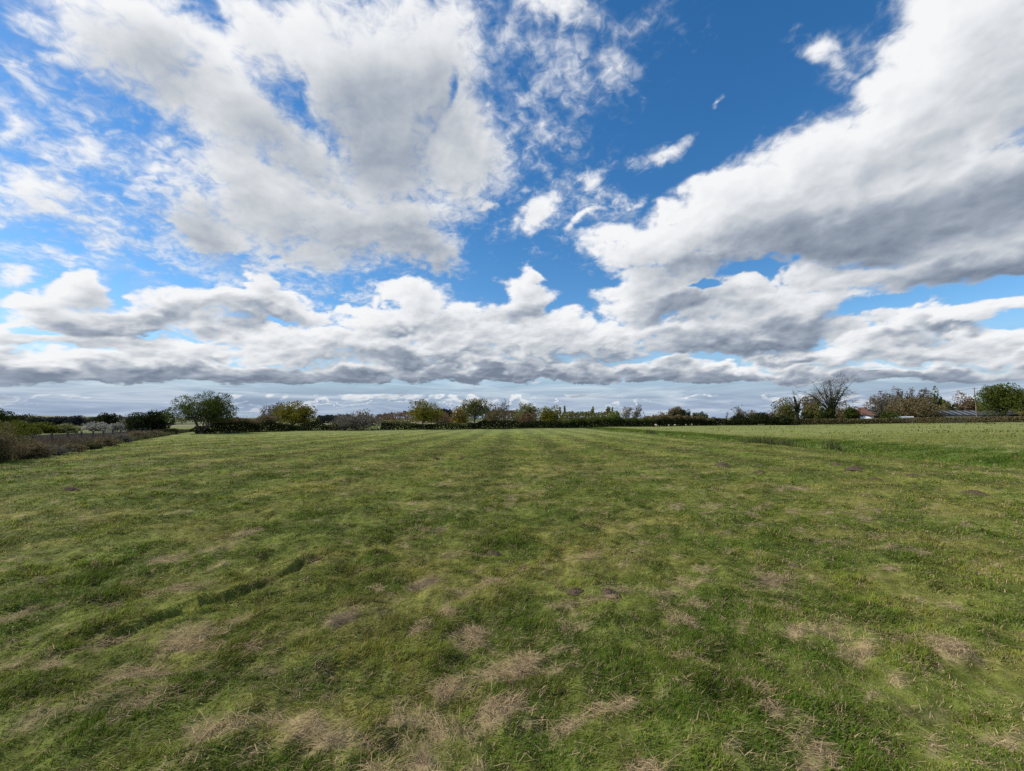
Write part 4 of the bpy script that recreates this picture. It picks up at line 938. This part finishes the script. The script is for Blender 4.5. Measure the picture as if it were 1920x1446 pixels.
def build_pole(px, top, Y, label, sign=True):
    X = px_x(px, Y); g = tz(X, Y); H = px_dir_z(top, Y) - g; r = empty('utility_pole', (X, Y, g)); tag(r, label, 'pole', 'wooden utility poles')
    m = MB(); m.tube([(0, 0, -.2), (.03, 0, H * .5), (.05, 0, H)], .15, .10, 10); m.build('shaft', M_POLE, r)
    m = MB(); m.tube([(.05, -.55, H - .35), (.05, .55, H - .35)], .05, k=6); a = m.build('crossarm', M_POLE, r)
    for s in (-.45, .45):
        m = MB(); m.tube([(.05, s, H - .30), (.05, s, H - .22), (.05, s, H - .12)], .05, .03, 8); m.build('insulator', M_DARK, a)
    if sign:
        m = MB(); m.box(-.20, .26, -.175, -.150, px_dir_z(766, Y) - g, px_dir_z(761, Y) - g); m.build('warning_plate', M_YEL, r)
    return Vector((X + .05, Y, g + H - .12))
pa = build_pole(1832, 727, 133, 'tall brown utility pole with yellow plate in front of the barn')
pb = build_pole(1588, 750, 178, 'distant utility pole half hidden right of the tallest leafless tree', False)
pc = Vector((px_x(2080, 130), 130, px_dir_z(727, 130)))
def wire(a, b, sag, label):
    m = MB(); P = []
    for i in range(25):
        t = i / 24; P.append((a.x * (1 - t) + b.x * t, a.y * (1 - t) + b.y * t, a.z * (1 - t) + b.z * t - sag * 4 * t * (1 - t)))
    m.tube(P, .028, k=5); o = m.build('overhead_wire', M_DARK); tag(o, label, 'wire', 'overhead wires')
wire(pa, pb, 1.3, 'overhead wire running left from the yellow-plated pole')
wire(pa, pc, .5, 'overhead wire running right into the big green tree')

def build_railway():
    A, B = np.array([-58.0, 44.0]), np.array([-92.0, 165.0]); d = (B - A) / np.linalg.norm(B - A); n_ = np.array([-d[1], d[0]]); A = A - d * 30
    z0 = -.12; L = np.linalg.norm(B - A)
    m = MB(); prof = [(-2.6, -.9), (-1.5, z0 - .16), (1.5, z0 - .16), (2.6, -.9)]
    V = [(*(P + n_ * s), z) for P in (A, B) for s, z in prof]; m.poly(V, [(0, 1, 5, 4), (1, 2, 6, 5), (2, 3, 7, 6)])
    o = m.build('railway_bed', M_BALL); tag(o, kind='structure')
    for s in (-.72, .72):
        r = MB(); P, Q = A + n_ * s, B + n_ * s; w_ = n_ * .035
        r.poly([(*(P - w_), z0 - .16), (*(P + w_), z0 - .16), (*(P + w_), z0), (*(P - w_), z0), (*(Q - w_), z0 - .16), (*(Q + w_), z0 - .16), (*(Q + w_), z0), (*(Q - w_), z0)], [(0, 1, 5, 4), (1, 2, 6, 5), (2, 3, 7, 6), (3, 0, 4, 7)])
        o = r.build('rail', M_STEEL); tag(o, 'shiny rail of the railway, %s one' % ('farther' if s > 0 else 'nearer'), 'rail', 'railway rails')
build_railway()

def build_fence():
    A, B = np.array([-27.0, 19.0]), np.array([-54.0, 64.0]); L = np.linalg.norm(B - A); r = empty('wire_fence', (A[0], A[1], tz(*A))); tag(r, 'dark wire mesh fence on wooden posts beyond the brambles', 'fence')
    o = np.array([A[0], A[1], tz(*A)]); N = 16; h = 1.35
    tops = []
    for i in range(N + 1):
        p = A + (B - A) * i / N; z = tz(*p); q = np.array([p[0], p[1], z]) - o; tops.append(q)
        m = MB(); m.tube([q - [0, 0, .1], q + [0, 0, h + .1]], .085, .075, 7); m.build('post', M_POST, r)
    P0, P1 = [], []
    for i in range(N):
        for zz in (.05, .2, .35, .5, .7, .9, 1.12, 1.32): P0.append(tops[i] + [0, 0, zz]); P1.append(tops[i + 1] + [0, 0, zz])
        for k in range(36):
            t = k / 36; b = tops[i] * (1 - t) + tops[i + 1] * t; P0.append(b + [0, 0, .05]); P1.append(b + [0, 0, 1.12])
    V, Q = tubes(P0, P1, np.full(len(P0), .012), np.full(len(P0), .012), 3); make_mesh('mesh', V, [Q], M_POST, r)
build_fence()

m = MB(); X, Y = px_x(234, 92), 92; g = tz(X, Y); m.tube([(X, Y, g), (X, Y, px_dir_z(786.5, Y))], .07, .05, 8); m.box(X - .16, X + .16, Y - .16, Y - .06, px_dir_z(790.5, Y), px_dir_z(787, Y)); o = m.build('signal_post', flat('grey_paint', (.22, .27, .28), .5)); tag(o, 'thin grey post with small head left of the black thorn bush', 'post')

# sheep grazing along the hedge
def sheep_mesh():
    me = bpy.data.meshes.new('sheep')
    J = [((0, 0, .58), (.23, .25)), ((.28, 0, .60), (.22, .24)), ((-.30, 0, .60), (.23, .24)), ((.50, 0, .66), (.12, .12)), ((.66, 0, .60), (.085, .09)), ((.80, 0, .50), (.055, .055)),
         ((.26, .11, .34), (.07, .07)), ((.27, .11, .16), (.035, .035)), ((.27, .11, .0), (.03, .03)), ((.26, -.11, .34), (.07, .07)), ((.25, -.11, .16), (.035, .035)), ((.27, -.11, .0), (.03, .03)),
         ((-.30, .11, .36), (.09, .09)), ((-.36, .11, .18), (.038, .038)), ((-.32, .11, .0), (.03, .03)), ((-.30, -.11, .36), (.09, .09)), ((-.36, -.11, .18), (.038, .038)), ((-.30, -.11, .0), (.03, .03)),
         ((-.50, 0, .56), (.08, .08)), ((-.56, 0, .42), (.03, .03)), ((.66, .11, .66), (.02, .025)), ((.66, -.11, .66), (.02, .025))]
    E = [(0, 1), (0, 2), (1, 3), (3, 4), (4, 5), (1, 6), (6, 7), (7, 8), (1, 9), (9, 10), (10, 11), (2, 12), (12, 13), (13, 14), (2, 15), (15, 16), (16, 17), (2, 18), (18, 19), (4, 20), (4, 21)]
    me.from_pydata([j[0] for j in J], E, []); me.materials.append(M_WOOL)
    o = bpy.data.objects.new('sheep', me); COL.objects.link(o)
    md = o.modifiers.new('skin', 'SKIN'); md.use_smooth_shade = True
    for i, j in enumerate(J):
        me.skin_vertices[0].data[i].radius = j[1]; me.skin_vertices[0].data[i].use_root = i == 0
    sb = o.modifiers.new('sub', 'SUBSURF'); sb.levels = 1; sb.render_levels = 1
    return o
sh0 = sheep_mesh()
for i, (px, rz, sc, lb) in enumerate(((1230, 1.9, 1.0, 'creamy sheep grazing apart, leftmost of the five by the hedge'), (1254, 1.4, .75, 'pale sheep by the hedge, second from the left'), (1265, 4.9, .8, 'pale sheep by the hedge, middle of the five'), (1286, 1.2, .75, 'pale sheep by the hedge, second from the right'), (1297, 4.3, .85, 'pale sheep by the hedge, rightmost of the five'))):
    o = sh0 if i == 0 else sh0.copy()
    if i: COL.objects.link(o)
    Y = bd(px) - 5; X = px_x(px, Y); o.location = (X, Y, tz(X, Y) - .02); o.rotation_euler = (0, 0, rz); o.scale = (sc, sc, sc)
    tag(o, lb, 'sheep', 'sheep by the far hedge')

m = MB(); Y = bd(1427) - 5; X = px_x(1427, Y); g = tz(X, Y); m.poly([(X - .9, Y - .3, g + .1), (X + .9, Y - .3, g + .1), (X + .9, Y + .3, g + .1), (X - .9, Y + .3, g + .1), (X - 1, Y - .38, g + .5), (X + 1, Y - .38, g + .5), (X + 1, Y + .38, g + .5), (X - 1, Y + .38, g + .5), (X - .92, Y - .3, g + .5), (X + .92, Y - .3, g + .5), (X + .92, Y + .3, g + .5), (X - .92, Y + .3, g + .5), (X - .85, Y - .25, g + .3), (X + .85, Y - .25, g + .3), (X + .85, Y + .25, g + .3), (X - .85, Y + .25, g + .3)],
      [(3, 2, 1, 0), (0, 1, 5, 4), (1, 2, 6, 5), (2, 3, 7, 6), (3, 0, 4, 7), (4, 5, 9, 8), (5, 6, 10, 9), (6, 7, 11, 10), (7, 4, 8, 11), (8, 9, 13, 12), (9, 10, 14, 13), (10, 11, 15, 14), (11, 8, 12, 15), (12, 13, 14, 15)])
[m.box(X + s - .06, X + s + .06, Y - .2, Y + .2, g - .05, g + .099) for s in (-.7, .7)]
o = m.build('water_trough', M_STEEL); tag(o, 'pale metal water trough standing below the big black-green bush', 'trough')

# molehills
def molehill(px, py, wpx, label, seed, hk=.34):
    rng = np.random.default_rng(7000 + seed); X, Y = at(px, py); R = max(wpx / 2 / F * Y, .07); k = 72; nr = 30
    r = np.linspace(0, 1.25, nr); th = np.arange(k) * 2 * math.pi / k
    x = (r[:, None] * np.cos(th)).ravel(); y = (r[:, None] * np.sin(th)).ravel()
    rim = 1 + .32 * fbm(np.stack([x * 1.3 + seed, y * 1.3, x * 0], 1), 2)
    rr = np.hypot(x, y) / rim
    lump = fbm(np.stack([x * 4 + seed, y * 4, x * 0 + .3], 1), 5, .75)
    z = hk * R * np.clip(1 - rr ** 1.5, -.2, 1) + .20 * R * lump * np.clip(1.4 - rr, 0, 1)
    V = np.stack([x * R, y * R * .85, z - .01], 1); i = np.arange(nr - 1)[:, None] * k + np.arange(k)[None]; j = np.arange(nr - 1)[:, None] * k + (np.arange(k)[None] + 1) % k
    o = make_mesh('molehill', V, [np.stack([i, j, j + k, i + k], -1).reshape(-1, 4)], M_SOIL, smooth=True)
    o.location = (X, Y, float(terrain(np.array([X]), np.array([Y]))[0]) + .015); o.rotation_euler = (0, 0, rng.uniform(0, 6)); tag(o, label, 'molehill', 'molehills in the field')
for i, (px, py, w_, lb) in enumerate(((128, 919, 26, 'single dark molehill near the left brambles'), (816, 861, 15, 'small molehill left of the far pair in mid-field'), (866, 860, 16, 'far molehill, left one of the close pair in mid-field'), (882, 859, 12, 'far molehill, right one of the close pair in mid-field'),
        (1354, 874, 34, 'wide dark molehill right of centre, left of the others'), (1425, 887, 20, 'molehill just right of the wide dark one'), (1570, 873, 20, 'faint molehill nearest the reeds'), (1602, 882, 34, 'flat dark molehill below the one nearest the reeds'), (1642, 899, 24, 'molehill with straw at its left side'),
        (1712, 893, 22, 'molehill midway between the reeds and the largest mound'), (1828, 927, 44, 'largest brown molehill near the right edge'), (1140, 1111, 34, 'fresh dark crumbly molehill in the foreground'), (1080, 1112, 30, 'worn molehill beside the fresh crumbly one'), (922, 1035, 34, 'flattened grey molehill in the middle foreground'))):
    molehill(px, py, w_, lb, i, .33)
